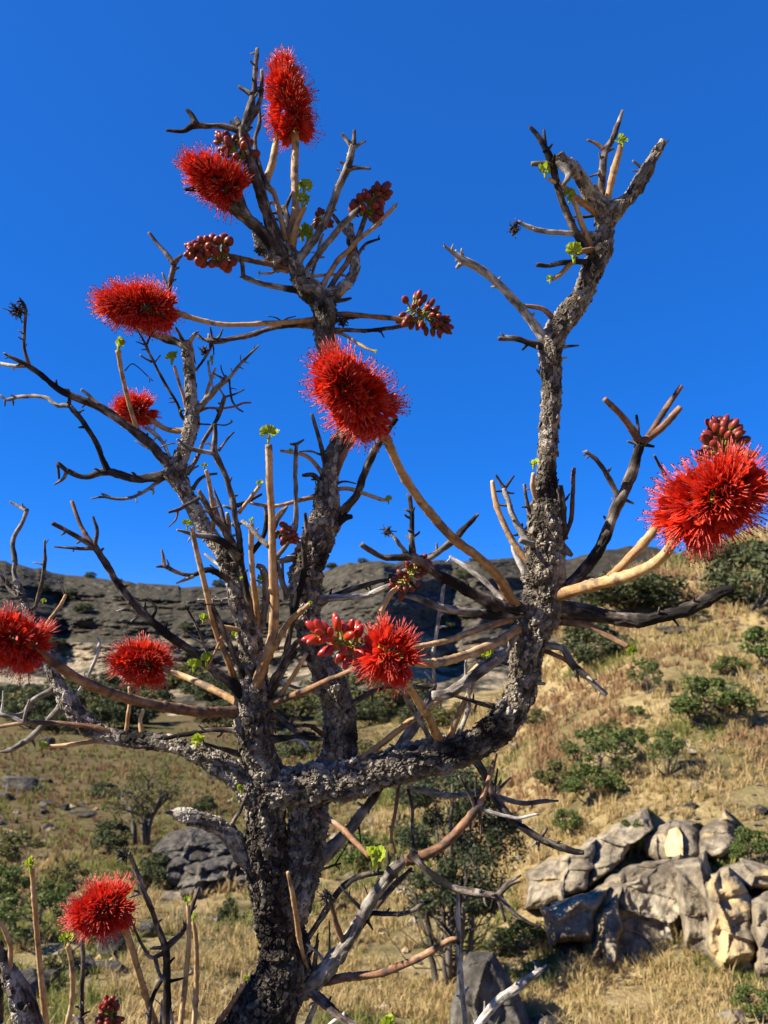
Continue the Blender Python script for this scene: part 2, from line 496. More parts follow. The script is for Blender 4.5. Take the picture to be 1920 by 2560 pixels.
# cliff material: pale bushes-and-rock mottling on the gentler ledges
def cliff_extra():
    m = MAT['cliff']; nt = m.node_tree; b = nt.nodes["Principled BSDF"]
    old = b.inputs['Base Color'].links[0].from_socket
    g = nd(nt, "ShaderNodeNewGeometry"); s = nd(nt, "ShaderNodeSeparateXYZ"); nt.links.new(g.outputs['Normal'], s.inputs[0])
    n = noise_tex(nt, 0.16, 5, 0.7)
    a = nd(nt, "ShaderNodeMath", operation='MULTIPLY_ADD'); a.inputs[1].default_value = 0.55; nt.links.new(s.outputs[2], a.inputs[0]); nt.links.new(n, a.inputs[2])
    f = ramp(nt, a.outputs[0], [(0.78, (0, 0, 0)), (0.96, (1, 1, 1))])
    veg = ramp(nt, noise_tex(nt, 0.6, 4), [(0.35, (0.02, 0.019, 0.012)), (0.6, (0.062, 0.052, 0.034)), (0.75, (0.13, 0.105, 0.07))])
    c = mix(nt, f, old, veg)
    # warm pale sandstone in the lowest wall
    co = nd(nt, "ShaderNodeTexCoord"); sp = nd(nt, "ShaderNodeSeparateXYZ"); nt.links.new(co.outputs['Object'], sp.inputs[0])
    mr = nd(nt, "ShaderNodeMapRange"); mr.inputs[1].default_value = 10.5; mr.inputs[2].default_value = 7.0
    nt.links.new(sp.outputs[2], mr.inputs[0])
    mx = nd(nt, "ShaderNodeMath", operation='MULTIPLY'); nt.links.new(mr.outputs[0], mx.inputs[0])
    f2 = ramp(nt, noise_tex(nt, 0.09, 3), [(0.42, (0, 0, 0)), (0.55, (0.8, 0.8, 0.8))]); nt.links.new(f2, mx.inputs[1])
    c2 = ramp(nt, noise_tex(nt, 0.5, 5, 0.7, stretch=(1, 1, 0.35)), [(0.35, (0.14, 0.10, 0.06)), (0.6, (0.42, 0.34, 0.22))])
    c = mix(nt, mx.outputs[0], c, c2)
    nt.links.new(c, b.inputs['Base Color'])
cliff_extra()

def interp(x, pts):
    return np.interp(x, [p[0] for p in pts], [p[1] for p in pts])

SKY_A = [(-700, 1330), (-300, 1370), (0, 1404), (127, 1428), (295, 1453), (443, 1466), (565, 1466), (740, 1462), (790, 1440), (825, 1425), (872, 1404), (977, 1405), (1111, 1404), (1280, 1396), (1420, 1420), (1700, 1440)]
def cliff_mesh():
    pxs = np.arange(-700, 1701, 3.0)
    SKX = np.cumsum(rng.uniform(5, 60, 110)) - 720
    sky = interp(pxs, SKY_A)
    snoise = 2.5 * np.interp(pxs, SKX, rng.normal(0, 1, len(SKX)))
    # (fraction of height from foot row to skyline, distance)
    prof = [(-0.45, 120), (-0.12, 150), (0.02, 172), (0.10, 180), (0.14, 181), (0.33, 184), (0.37, 190), (0.42, 196), (0.60, 199), (0.66, 206), (0.74, 215), (0.84, 218), (0.88, 225), (0.97, 234), (1.0, 242)]
    sv = np.concatenate([np.linspace(-0.45, 0, 24)[:-1], np.linspace(0, 1, 170)])
    yprof = interp(sv, prof)
    PX, S = np.meshgrid(pxs, sv)
    Y = np.repeat(yprof[:, None], len(pxs), 1)
    P = np.stack([PX.ravel() / 75 + S.ravel() * 2.2, S.ravel() * 16 - PX.ravel() / 130, np.zeros(PX.size)], 1)
    plan = 10 * np.interp(pxs, [-700, -100, 60, 160, 300, 480, 620, 760, 860, 960, 1130, 1200, 1300, 1700], [-1.5, -1.0, -.4, 1.2, 0.2, -0.2, .6, .3, -1.4, -2.4, 1.8, 1.2, 2.4, 3.0])
    Y = Y + plan[None] * sstep(-0.4, 0.3, S)
    Y = Y + (3.2 * fbm(P * np.array([1, .5, 1]), 4, 21) + 1.8 * fbm(P * np.array([4, 3.0, 1]), 3, 33)).reshape(PX.shape) * sstep(-.45, -.1, S) * (1 - .6 * sstep(.9, 1, S))
    led = fbm(np.stack([PX.ravel() / 200, S.ravel() * 14 + 0.15 * np.sin(PX.ravel() / 90), np.zeros(PX.size)], 1), 3, 77).reshape(PX.shape)
    Y = Y + 3.0 * led * sstep(0, .1, S) * (1 - sstep(.92, 1, S))
    foot = 1690.0
    row = foot + (sky[None] - foot) * S + snoise[None] * np.clip(S, 0, 1) ** 8
    b = (1280 - row) / FPX; a = (PX - 960) / FPX
    k = Y / (CP - b * SP)
    V = np.stack([a * k, Y, k * (SP + b * CP)], -1)
    # plateau behind the skyline
    top = V[-1]
    backs = []
    for dy, dz in ((25, -1.0), (70, -6), (160, -40)):
        t = top.copy(); t[:, 1] += dy; t[:, 0] *= 1 + dy / 250; t[:, 2] += dz; backs.append(t)
    V = np.concatenate([V, np.array(backs)], 0)
    n, m = V.shape[:2]
    i = np.arange(n - 1)[:, None] * m; j = np.arange(m - 1)[None]
    q = np.stack([i + j, i + j + 1, i + m + j + 1, i + m + j], -1).reshape(-1, 4)
    return mesh_np("cliff_mountain", V.reshape(-1, 3), q, False, None, [MAT['cliff']]), V
_cm, CLV = cliff_mesh()
set_kind(link("mountain", _cm), "structure")

def far_hill(name, sky, y0, y1, foot, mat):
    pxs = np.arange(sky[0][0], sky[-1][0] + 1, 8.0)
    sk = interp(pxs, sky)
    sv = np.linspace(0, 1, 50)
    PX, S = np.meshgrid(pxs, sv)
    Y = y0 + (y1 - y0) * S + 14 * fbm(np.stack([PX.ravel() / 70, S.ravel() * 4, np.zeros(PX.size)], 1), 4, 5).reshape(PX.shape) * (1 - S)
    row = foot + (sk[None] + 1.5 * np.sin(pxs / 9)[None] - foot) * S ** 0.85
    b = (1280 - row) / FPX; a = (PX - 960) / FPX
    k = Y / (CP - b * SP)
    V = np.stack([a * k, Y, k * (SP + b * CP)], -1)
    t = V[-1].copy(); t[:, 1] += 300; t[:, 2] -= 120
    V = np.concatenate([V, t[None]], 0)
    n, m = V.shape[:2]
    i = np.arange(n - 1)[:, None] * m; j = np.arange(m - 1)[None]
    q = np.stack([i + j, i + j + 1, i + m + j + 1, i + m + j], -1).reshape(-1, 4)
    return set_kind(link(name, mesh_np(name, V.reshape(-1, 3), q, True, None, [mat])), "structure")
far_hill("far_hill", [(1000, 1440), (1250, 1415), (1410, 1400), (1515, 1376), (1579, 1365), (1642, 1369), (1760, 1400), (2100, 1420), (2600, 1440)], 480, 700, 1660, MAT['far_slope'])

# ================================================================== rocks
def hull_rock(seed, flat=0.8, sub=3, rough=0.09, mat='boulder'):
    """angular boulder of unit size: a sphere cut by random planes, then roughened"""
    r = np.random.default_rng(seed)
    import bmesh
    bm = bmesh.new(); bmesh.ops.create_icosphere(bm, subdivisions=sub + 1, radius=1.0)
    V = np.array([v.co[:] for v in bm.verts]); F = np.array([[v.index for v in f.verts] for f in bm.faces]); bm.free()
    D = np.full(len(V), 1.15)
    for _ in range(11):
        n = r.normal(size=3); n /= np.linalg.norm(n); h = r.uniform(0.55, 0.95)
        c = V @ n
        D = np.minimum(D, np.where(c > 0.05, h / np.maximum(c, 0.05), 9))
    V = V * D[:, None]
    V = V * (1 + rough * fbm(V * 2.2 + seed, 4, seed))[:, None]
    V[:, 2] *= flat
    return mesh_np("rock", V, F, False, None, [MAT[mat]])
ROCKS = [hull_rock(s, 0.75) for s in (1, 2, 3, 4, 5, 6)]

def boulder(px, row, wpx, k, label, sz=(1, 1, 1), rot=0, group=None, sink=0.25, cat="boulder"):
    p = ground_hit(px, row)
    s = 0.5 * wpx * p[1] / CP / FPX
    o = link("boulder", ROCKS[k % 6])
    o.scale = (s * sz[0], s * sz[1], s * sz[2]); o.rotation_euler = (0, 0, rot)
    o.location = (p[0], p[1], p[2] + s * sz[2] * (0.75 - 1.5 * sink))
    o["label"] = label; o["category"] = cat
    if group: o["group"] = group
    return o

def slab(parent, poly, thick, seed, mat, res=0.055, rough=0.10, name="rock", steep=0.0):
    """rock block: a front outline given by pixels and distances, filled with a grid, roughened and extruded into the hill"""
    if steep:
        ym = min(c for _, _, c in poly); poly = [(a, b, c * (1 - steep) + ym * steep) for a, b, c in poly]
    OUT_POLY.append([(a, b) for a, b, c in poly])
    P2 = np.array([[a, b] for a, b, c in poly], float)
    if mat != 'scar': P2 = P2.mean(0) + (P2 - P2.mean(0)) * 1.13
    x0, y0 = P2.min(0); x1, y1 = P2.max(0)
    nx = int(np.clip((x1 - x0) * 15 / FPX / res, 6, 90)); ny = int(np.clip((y1 - y0) * 15 / FPX / res, 6, 90))
    # distances over the outline: least-squares plane in pixel space
    A = np.c_[P2, np.ones(len(P2))]
    co, *_ = np.linalg.lstsq(A, np.array([c for _, _, c in poly]), rcond=None)
    cen = P2.mean(0)
    # radial grid towards the outline
    ang = np.arctan2(P2[:, 1] - cen[1], P2[:, 0] - cen[0])
    n = max(60, 3 * (nx + ny))
    per = np.vstack([P2, P2[:1]])
    sl = np.sqrt((np.diff(per, axis=0) ** 2).sum(1)); cs = np.concatenate([[0], np.cumsum(sl)])
    t = np.linspace(0, cs[-1], n, endpoint=False)
    ox = np.interp(t, cs, per[:, 0]); oy = np.interp(t, cs, per[:, 1])
    m = max(10, (nx + ny) // 2)
    rings = []
    for k in range(1, m + 1):
        f = k / m
        rings.append(np.stack([cen[0] + (ox - cen[0]) * f, cen[1] + (oy - cen[1]) * f], 1))
    G = np.vstack([cen[None]] + rings)
    Yd = np.c_[G, np.ones(len(G))] @ co
    V = np.array([pix_y(g[0], g[1], d) for g, d in zip(G, Yd)])
    jag = 0.5 * rough * fbm(V * 3.1 + 5, 3, seed + 3)
    V[1:, 0] += jag[1:]; V[1:, 2] += 0.7 * jag[::-1][:-1]
    f1, f2, cid = worley(V * np.array([1.1, 1.1, 0.7]) + seed, seed)
    lz = V[:, 2] * 2.6 + 1.2 * fbm(V * .9 + seed, 2, seed + 9)
    disp = rough * 1.0 * fbm(V * np.array([2.6, 2.6, .35]) + seed, 3, seed + 5) + rough * 1.1 * (np.abs((lz % 1.0) - .35) - .3) + rough * .6 * fbm(V * 6 + seed, 3, seed + 7) + rough * 1.6 * fbm(V * 1.3 + seed, 4, seed) + rough * (cid - .5) * 1.3 - rough * 1.2 * (1 - sstep(0, 0.12, f2 - f1))
    V[:, 1] += disp
    fr = np.concatenate([[0], np.repeat(np.arange(1, m + 1) / m, n)])
    if mat != 'scar': V *= (1 + 0.24 * np.clip((fr - .62) / .38, 0, 1) ** 2.2 / V[:, 1])[:, None]      # worn, rounded rim
    back = V[-n:].copy(); out = V[-n:] - V[0]
    edge = V[-n:].copy(); edge *= (1 + 0.25 * thick / edge[:, 1])[:, None]; edge[:, [0, 2]] += 0.03 * out[:, [0, 2]]
    back *= (1 + thick / back[:, 1])[:, None]
    V = np.vstack([V, edge, back])
    q = []; tr = []
    jn = (np.arange(n) + 1) % n; ja = np.arange(n)
    tr.append(np.stack([np.zeros(n, int), 1 + ja, 1 + jn], 1))
    for k in range(m + 1):
        q.append(np.stack([1 + k * n + ja, 1 + (k + 1) * n + ja, 1 + (k + 1) * n + jn, 1 + k * n + jn], 1))
    me = mesh_np(name, V, [np.vstack(q), np.vstack(tr)], False, None, [MAT[mat]])
    return link(name, me, parent)

def gy_at(px, row):
    d = pix_dir(px, row); d = d / d[1]
    P = d[None] * _ys[:, None]
    below = P[:, 2] < height(P[:, :2], False)
    return _ys[int(np.argmax(below))]
OUT_POLY = []
def K(x, y, off):
    a, b = 1220 + x * 0.42194, 1860 + y * 0.42194
    return (a, b, gy_at(a, b) - off)
def in_polys(px, py, polys):
    ins = np.zeros(len(px), bool)
    for P in polys:
        c = np.zeros(len(px), bool); n = len(P)
        for i in range(n):
            x0, y0 = P[i]; x1, y1 = P[i - 1]
            if y0 == y1: continue
            k = ((y0 > py) != (y1 > py)) & (px < (x1 - x0) * (py - y0) / (y1 - y0) + x0)
            c ^= k
        ins |= c
    return ins
oc_base = ground_hit(1600, 2440)
oc = empty("rock_outcrop", oc_base, "broad pale sandstone outcrop with streaked slabs and a dark recess in the grassy slope", "rock outcrop")
slab(oc, [K(245, 770, 0.9), K(330, 720, 0.9), K(600, 590, 0.9), K(560, 850, 0.9), K(340, 960, 0.9), K(250, 965, 0.9)], 1.6, 11, 'outcrop', steep=0.45)
slab(oc, [K(560, 640, 0.7), K(640, 560, 0.7), K(780, 470, 0.7), K(920, 400, 0.7), K(935, 500, 0.7), K(820, 620, 0.7), K(740, 720, 0.7), K(600, 830, 0.7)], 1.8, 12, 'outcrop', steep=0.4)
slab(oc, [K(330, 965, 0.9), K(560, 890, 0.9), K(700, 850, 0.9), K(640, 960, 0.9), K(600, 1150, 0.9), K(480, 1130, 0.9), K(380, 1150, 0.9)], 3.2, 13, 'outcrop', steep=0.8)
slab(oc, [K(690, 850, 0.0), K(900, 760, 0.0), K(1120, 700, 0.0), K(1150, 900, 0.0), K(1100, 1180, 0.0), K(850, 1320, 0.0), K(590, 1260, 0.0), K(620, 1000, 0.0)], 3.2, 14, 'outcrop', 0.06, 0.12, steep=0.7)
slab(oc, [K(640, 870, 1.0), K(740, 770, 1.0), K(900, 700, .95), K(1040, 690, .85), K(1000, 760, .85), K(860, 820, .9), K(740, 870, 1.0)], 1.3, 23, 'outcrop', steep=0.4)
slab(oc, [K(690, 1000, 0.35), K(800, 880, 0.35), K(770, 1100, 0.35), K(740, 1310, 0.35), K(690, 1300, 0.35)], 0.9, 15, 'outcrop', steep=0.8)
slab(oc, [K(950, 560, 0.5), K(1060, 450, 0.5), K(1230, 470, 0.5), K(1250, 640, 0.5), K(1130, 700, 0.5), K(960, 650, 0.5)], 1.5, 16, 'outcrop', steep=0.5)
slab(oc, [K(1045, 600, 0.75), K(1070, 510, 0.75), K(1115, 485, 0.75), K(1150, 540, 0.75), K(1155, 660, 0.75), K(1060, 665, 0.75)], 0.5, 17, 'scar', 0.06, 0.03, steep=0.5)
slab(oc, [K(1120, 740, 0.35), K(1300, 680, 0.35), K(1330, 800, 0.35), K(1320, 1100, 0.35), K(1330, 1250, 0.35), K(1180, 1180, 0.35), K(1140, 950, 0.35)], 3.2, 18, 'outcrop', steep=0.8)
slab(oc, [K(1310, 800, 0.35), K(1420, 770, 0.35), K(1560, 950, 0.35), K(1560, 1200, 0.35), K(1590, 1350, 0.35), K(1380, 1340, 0.35), K(1320, 1200, 0.35)], 3.2, 19, 'outcrop', steep=0.85)
slab(oc, [K(1560, 930, 0.35), K(1700, 880, 0.35), K(1850, 920, 0.35), K(1850, 1300, 0.35), K(1600, 1340, 0.35), K(1570, 1150, 0.35)], 3.2, 20, 'outcrop', steep=0.85)
slab(oc, [K(1240, 640, 0.5), K(1280, 500, 0.5), K(1400, 400, 0.5), K(1460, 560, 0.5), K(1380, 660, 0.5)], 1.2, 21, 'outcrop', steep=0.4)
slab(oc, [K(1390, 740, 0.6), K(1520, 690, 0.6), K(1700, 740, 0.6), K(1690, 850, 0.6), K(1420, 830, 0.6)], 1.2, 22, 'outcrop', steep=0.5)

lo_base = ground_hit(520, 2330)
lo = empty("rock_outcrop", lo_base, "dark grey overhanging boulder pile with grass on top, behind the thick trunk", "rock outcrop")
IP = lambda x, y, d: (x * 0.42194, 1860 + y * 0.42194, d)
slab(lo, [IP(930, 640, 21), IP(1020, 540, 21.6), IP(1160, 500, 22), IP(1330, 560, 22), IP(1420, 640, 21.6), IP(1200, 690, 21), IP(990, 700, 20.8)], 2.5, 31, 'boulder', 0.1, 0.14)
slab(lo, [IP(980, 720, 20.4), IP(1060, 680, 20.6), IP(1130, 700, 20.6), IP(1100, 860, 20.2), IP(1020, 830, 20.1)], 2.0, 32, 'boulder', 0.1, 0.12)
slab(lo, [IP(1110, 720, 20.2), IP(1260, 680, 20.5), IP(1440, 660, 20.7), IP(1600, 720, 20.7), IP(1580, 860, 20.2), IP(1360, 840, 20.0), IP(1230, 920, 19.8), IP(1120, 880, 19.8)], 2.5, 33, 'boulder', 0.1, 0.2)
slab(lo, [IP(960, 900, 19.6), IP(1060, 890, 19.7), IP(1120, 960, 19.6), IP(1060, 1120, 19.0), IP(1030, 1150, 19.0), IP(960, 1010, 19.3)], 1.5, 34, 'outcrop', 0.1, 0.1)
slab(lo, [IP(1130, 950, 21.0), IP(1300, 900, 21.2), IP(1600, 880, 21.2), IP(1600, 1080, 20.4), IP(1200, 1090, 20.2)], 1.5, 35, 'boulder', 0.1, 0.2)
slab(lo, [IP(1040, 1130, 18.9), IP(1100, 960, 19.3), IP(1280, 960, 19.4), IP(1310, 1060, 19.1), IP(1200, 1100, 18.9)], 1.5, 36, 'outcrop', 0.1, 0.16)

bl = empty("boulder", ground_hit(1230, 2580), "large dark grey slab boulder leaning beside the slender evergreen stems", "boulder")
slab(bl, [(1155, 2440, 9.6), (1180, 2400, 9.7), (1235, 2396, 9.75), (1265, 2450, 9.7), (1300, 2520, 9.6), (1335, 2600, 9.5), (1330, 2680, 9.4), (1150, 2680, 9.4), (1140, 2550, 9.5)], 1.1, 41, 'boulder', 0.05, 0.06)
boulder(1375, 2590, 75, 2, "small dark rock next to the large leaning slab boulder", (1, 1, 1), .4)
boulder(1600, 2445, 36, 1, "small bright cream stone on the grass below the dark recess of the outcrop", (1, .8, .7), .4).data = hull_rock(71, 0.7, 2, .05, 'scar')
boulder(1415, 2390, 50, 3, "grey rough rock half sunk in grass left of the outcrop recess", (1, .8, 1), .9)
# boulders in the left meadow
for (x, y, w, k, sz, lab) in [
    (45, 1975, 75, 0, (1.2, .8, .8), "long pale flat boulder at the far end of the meadow"),
    (68, 1985, 44, 1, (1, .8, .9), "rounded brown boulder just below the long pale flat boulder"),
    (8, 2000, 40, 2, (1, .8, .8), "small grey boulder at the meadow's left rim"),
    (122, 2020, 40, 3, (1.2, .8, .8), "brown-grey boulder in the middle of the meadow"),
    (160, 2028, 26, 4, (1, .8, .9), "small tan rock beside the brown-grey meadow boulder"),
    (108, 2035, 26, 5, (1.2, .8, .7), "low grey rock in front of the brown-grey meadow boulder"),
    (205, 2042, 44, 0, (1.5, .7, .6), "long low grey rock near the bare-stemmed meadow tree"),
    (120, 2076, 28, 1, (1, .9, 1.1), "dark upright rock lower down the meadow"),
    (55, 2068, 14, 2, (1, 1, 1), "tiny dark rock in the meadow turf"),
    (118, 1955, 32, 3, (1.2, .8, .7), "pale flat rock on the meadow below the limb"),
    (115, 1875, 42, 4, (1, .9, 1), "round pale boulder at the foot of the cliff woods"),
    (62, 2480, 110, 5, (1.1, 1, .8), "dark grey boulder low behind the shoots of the smaller bottlebrush"),
    (205, 2435, 95, 3, (1.1, .9, .7), "flat dark boulder behind the small red flower head's stalk"),
    (265, 2432, 70, 0, (1.1, .9, .6), "flat-topped brown slab boulder in the golden grass"),
    (290, 2385, 95, 1, (.8, .8, 1.25), "grey boulder leaning under the boulder pile"),
    (115, 2470, 60, 4, (1, .9, .9), "brown boulder between the smaller bottlebrush shoots"),
    (365, 2340, 60, 2, (1, .9, 1.0), "dark boulder in the hollow left of the boulder pile"),
    (1400, 1610, 40, 3, (1.5, .8, .6), "grey ledge rock below the thick dead stub on the slope"),
    (1690, 1585, 60, 0, (1.5, .7, .5), "long pale ledge rock in the upper golden slope"),
    (1830, 1735, 50, 2, (1.4, .8, .6), "pale broken rocks beside the rounded green shrub"),
    (1720, 1400, 70, 5, (1.3, .8, .8), "grey crag on the ridge beneath the big red flower"),
    (1610, 1420, 60, 1, (1, .8, 1), "pale tilted crag on the ridge left of the big red flower"),
    (1730, 2030, 30, 4, (1.2, .8, .7), "small pale rock in rusty grass above the outcrop"),
    (1905, 2030, 40, 1, (1.2, .8, .7), "pale rock at the edge of the rusty grass above the outcrop"),
    (910, 1800, 26, 3, (1, .9, .9), "small grey rock in the valley behind the second stem"),
    (760, 1835, 24, 5, (1, .9, .9), "small rock in the valley floor between the stems")]:
    boulder(x, y, w, k, lab, sz, k * 0.9)

# ================================================================== shrubs and trees of the hillside
def foliage_mat(name, stops, transl=0.25):
    m, nt, b = mat_base(name, 0.7, 0.2)
    c = ramp(nt, attr(nt), stops)
    nt.links.new(c, b.inputs['Base Color'])
    t = nd(nt, "ShaderNodeBsdfTranslucent"); nt.links.new(c, t.inputs[0])
    mx = nd(nt, "ShaderNodeMixShader"); mx.inputs[0].default_value = transl
    nt.links.new(b.outputs[0], mx.inputs[1]); nt.links.new(t.outputs[0], mx.inputs[2]); nt.links.new(mx.outputs[0], nt.nodes["Material Output"].inputs[0])
    MAT[name] = m
foliage_mat('shrub_green', [(0, (0.045, 0.07, 0.016)), (0.6, (0.095, 0.125, 0.03)), (1, (0.17, 0.19, 0.055))])
foliage_mat('shrub_dark', [(0, (0.04, 0.05, 0.02)), (0.6, (0.075, 0.085, 0.034)), (1, (0.14, 0.145, 0.065))])
foliage_mat('evergreen', [(0, (0.022, 0.03, 0.014)), (0.6, (0.05, 0.06, 0.026)), (1, (0.10, 0.11, 0.05))])
foliage_mat('shrub_olive', [(0, (0.06, 0.06, 0.02)), (0.6, (0.12, 0.115, 0.035)), (1, (0.22, 0.19, 0.06))])
wood('stemwood', [(0.1, (0.035, 0.028, 0.022)), (0.6, (0.12, 0.10, 0.08)), (0.9, (0.2, 0.17, 0.14))], 6, 40, 0.6, 0.02)

def leaf_cloud(r, centers, radii, n, size):
    k = r.integers(0, len(centers), n)
    d = r.normal(size=(n, 3)); d /= np.linalg.norm(d, axis=1)[:, None]
    rad = radii[k] * r.uniform(0.25, 1.0, n) ** 0.5
    P = centers[k] + d * rad[:, None] * np.array([1, 1, .75])
    u = r.normal(size=(n, 3)); u /= np.linalg.norm(u, axis=1)[:, None]
    w = np.cross(u, r.normal(size=(n, 3))); w /= np.linalg.norm(w, axis=1)[:, None]
    s = size * r.uniform(0.6, 1.3, n)[:, None]
    V = np.stack([P - u * s, P + w * s * .45, P + u * s, P - w * s * .45], 1).reshape(-1, 3)
    Q = np.arange(4 * n).reshape(n, 4)
    tone = np.clip(r.normal(0.5, 0.22, n), 0, 1)
    return V, Q, np.repeat(tone, 4)

def shrub_proto(seed, nclump, nleaf, leaf, spread=(0.5, 0.5), clump=0.2, zc=(0.35, 0.95), nstem=5, mat='shrub_green', bare=0.0):
    """unit shrub: height about 1, standing on the origin"""
    r = np.random.default_rng(seed)
    th = r.uniform(0, 2 * np.pi, nclump); zz = r.uniform(zc[0], zc[1], nclump)
    prof = np.sqrt(np.clip(1 - ((zz - (zc[0] + zc[1]) / 2 + .08) / ((zc[1] - zc[0]) / 2 + .14)) ** 2, 0.05, 1))
    rho = np.sqrt(r.uniform(0.05, 1, nclump)) * prof
    C = np.stack([np.cos(th) * rho * spread[0], np.sin(th) * rho * spread[1], zz], 1)
    rad = clump * r.uniform(0.6, 1.25, nclump)
    lv, lq, tone = leaf_cloud(r, C, rad, nleaf, leaf)
    crown = mesh_np("crown", lv, lq, False, {"tone": tone}, [MAT[mat]])
    acc = Acc()
    for k in range(nclump):
        b = np.array([r.normal(0, .03), r.normal(0, .03), -0.08])
        if k < nstem:
            mid = (b + C[k]) / 2 + np.array([C[k][0] * .15, C[k][1] * .15, -.05])
            r0 = 0.028
        else:
            kk = r.integers(0, nstem)
            b = (np.array([0, 0, 0]) + C[kk]) * r.uniform(.45, .7); mid = (b + C[k]) / 2 + r.normal(0, .03, 3); r0 = 0.013
        c = catmull([b, mid, C[k]], 8) + np.concatenate([np.zeros((1, 3)), r.normal(0, .008, (7, 3))])
        v, q, t, *_ = tube_arrays(c, np.linspace(r0, r0 * .3, 8), 5)
        acc.add(v, q, t, 0.5)
        if bare:
            for _ in range(int(bare)):
                a = c[r.integers(3, 8)]; e = a + r.normal(0, .1, 3) + np.array([0, 0, .05])
                v, q, t, *_ = tube_arrays(catmull([a, (a + e) / 2 + r.normal(0, .015, 3), e], 5), np.linspace(r0 * .35, .002, 5), 4)
                acc.add(v, q, t, 0.5)
    trunk = acc.mesh("trunk", [MAT['stemwood']])
    return trunk, crown

PROTO = {
    'green': [shrub_proto(s, 16, 2600, 0.045, (.55, .5), .2, (.35, .92), 5, 'shrub_green') for s in (1, 2)],
    'open': [shrub_proto(s, 18, 1500, 0.04, (.6, .55), .15, (.4, .95), 6, 'shrub_green', 3) for s in (3, 4)],
    'dark': [shrub_proto(s, 20, 3200, 0.05, (.6, .55), .22, (.2, .9), 5, 'shrub_dark') for s in (5, 6)],
    'olive': [shrub_proto(s, 16, 2000, 0.055, (.65, .6), .22, (.2, .9), 5, 'shrub_olive') for s in (7, 8)],
}
def shrub(px, row, hpx, kind, k, label, wide=1.0, group=None, cat="shrub", name="shrub", p=None):
    p = ground_hit(px, row) if p is None else p
    s = hpx * p[1] / CP / FPX
    tr, cr = PROTO[kind][k % 2]
    e = empty(name, p, label, cat, group)
    e.rotation_euler = (0, 0, k * 1.3); e.scale = (s * wide, s * wide, s)
    for nm, me in (("trunk", tr), ("crown", cr)):
        o = bpy.data.objects.new(nm, me); COL.objects.link(o); o.parent = e
    return e

LX = lambda x, y: (1220 + x * 0.42194, 1300 + y * 0.42194)
for (x, y, h, kind, k, w, lab) in [
    (1330, 1255, 120, 'green', 0, 1.25, "dense rounded green shrub casting a dark shadow on the golden slope"),
    (700, 1560, 120, 'open', 0, 1.25, "open-branched green shrub with dark stems above the rusty grass"),
    (1070, 1530, 100, 'open', 1, 1.0, "sparse upright shrub on the rim above the rusty grass"),
    (880, 1380, 55, 'green', 1, 1.0, "small green bush at the shoulder of the open-branched shrub"),
    (620, 1690, 90, 'green', 0, 1.2, "bright leafy bush just below the open-branched shrub"),
    (480, 1885, 60, 'green', 1, 1.0, "small leafy bush left of the outcrop's tilted slab"),
    (420, 1620, 70, 'olive', 0, 1.1, "pale olive bush on the slope below the thick limb"),
    (620, 870, 110, 'dark', 0, 1.15, "dark rounded shrub beside the whorl of tan shoots"),
    (960, 1040, 80, 'open', 0, .9, "thin twisted shrub in the middle of the golden slope"),
    (860, 560, 110, 'dark', 1, 2.0, "broad dark shrub on the crest behind the thick dead stub"),
    (1560, 540, 175, 'dark', 0, 1.0, "tall dark shrub under the big red flower on the ridge"),
    (1700, 900, 110, 'green', 1, 1.1, "grey-green shrub at the upper edge of the golden slope"),
    (1440, 930, 45, 'green', 0, 1.5, "low green bush among pale stones on the slope"),
    (1250, 240, 45, 'open', 1, 1.2, "small shrub on the ridge skyline beneath the big red flower"),
    (960, 230, 35, 'dark', 1, 1.3, "small dark shrub where the ridge meets the far hill"),
    (600, 780, 60, 'olive', 1, 1.2, "olive bush at the foot of the dark rounded shrub"),
    (300, 1240, 45, 'olive', 0, 1.4, "low olive bush on the shaded edge of the slope"),
    (880, 1190, 30, 'green', 1, 1.3, "tiny green bush in the straw grass of the slope"),
    (720, 1290, 40, 'olive', 1, 1.2, "low olive bush over the open-branched shrub"),
    (1230, 610, 40, 'olive', 0, 1.2, "yellowish bush near the long pale ledge rock"),
]:
    q = LX(x, y); shrub(q[0], q[1], h, kind, k, lab, w)
KX = lambda x, y: (1220 + x * 0.42194, 1860 + y * 0.42194)
for (x, y, h, kind, k, w, lab) in [
    (870, 690, 85, 'green', 1, .7, "small leafy sapling growing over the dark recess of the outcrop"),
    (1580, 760, 90, 'green', 0, .9, "bushy green shrub on top of the outcrop"),
    (1200, 1010, 70, 'open', 0, .6, "dry wiry shrub on the outcrop face"),
    (1600, 1640, 60, 'green', 1, 1.5, "low green bush in the grass below the outcrop"),
    (230, 1230, 60, 'green', 0, 1.5, "low green bush between evergreen and outcrop"),
    (80, 1250, 50, 'dark', 1, 1.2, "small dark bush at the evergreen's foot"),
]:
    q = KX(x, y); shrub(q[0], q[1], h, kind, k, lab, w)
IX = lambda x, y: (x * 0.42194, 1860 + y * 0.42194)
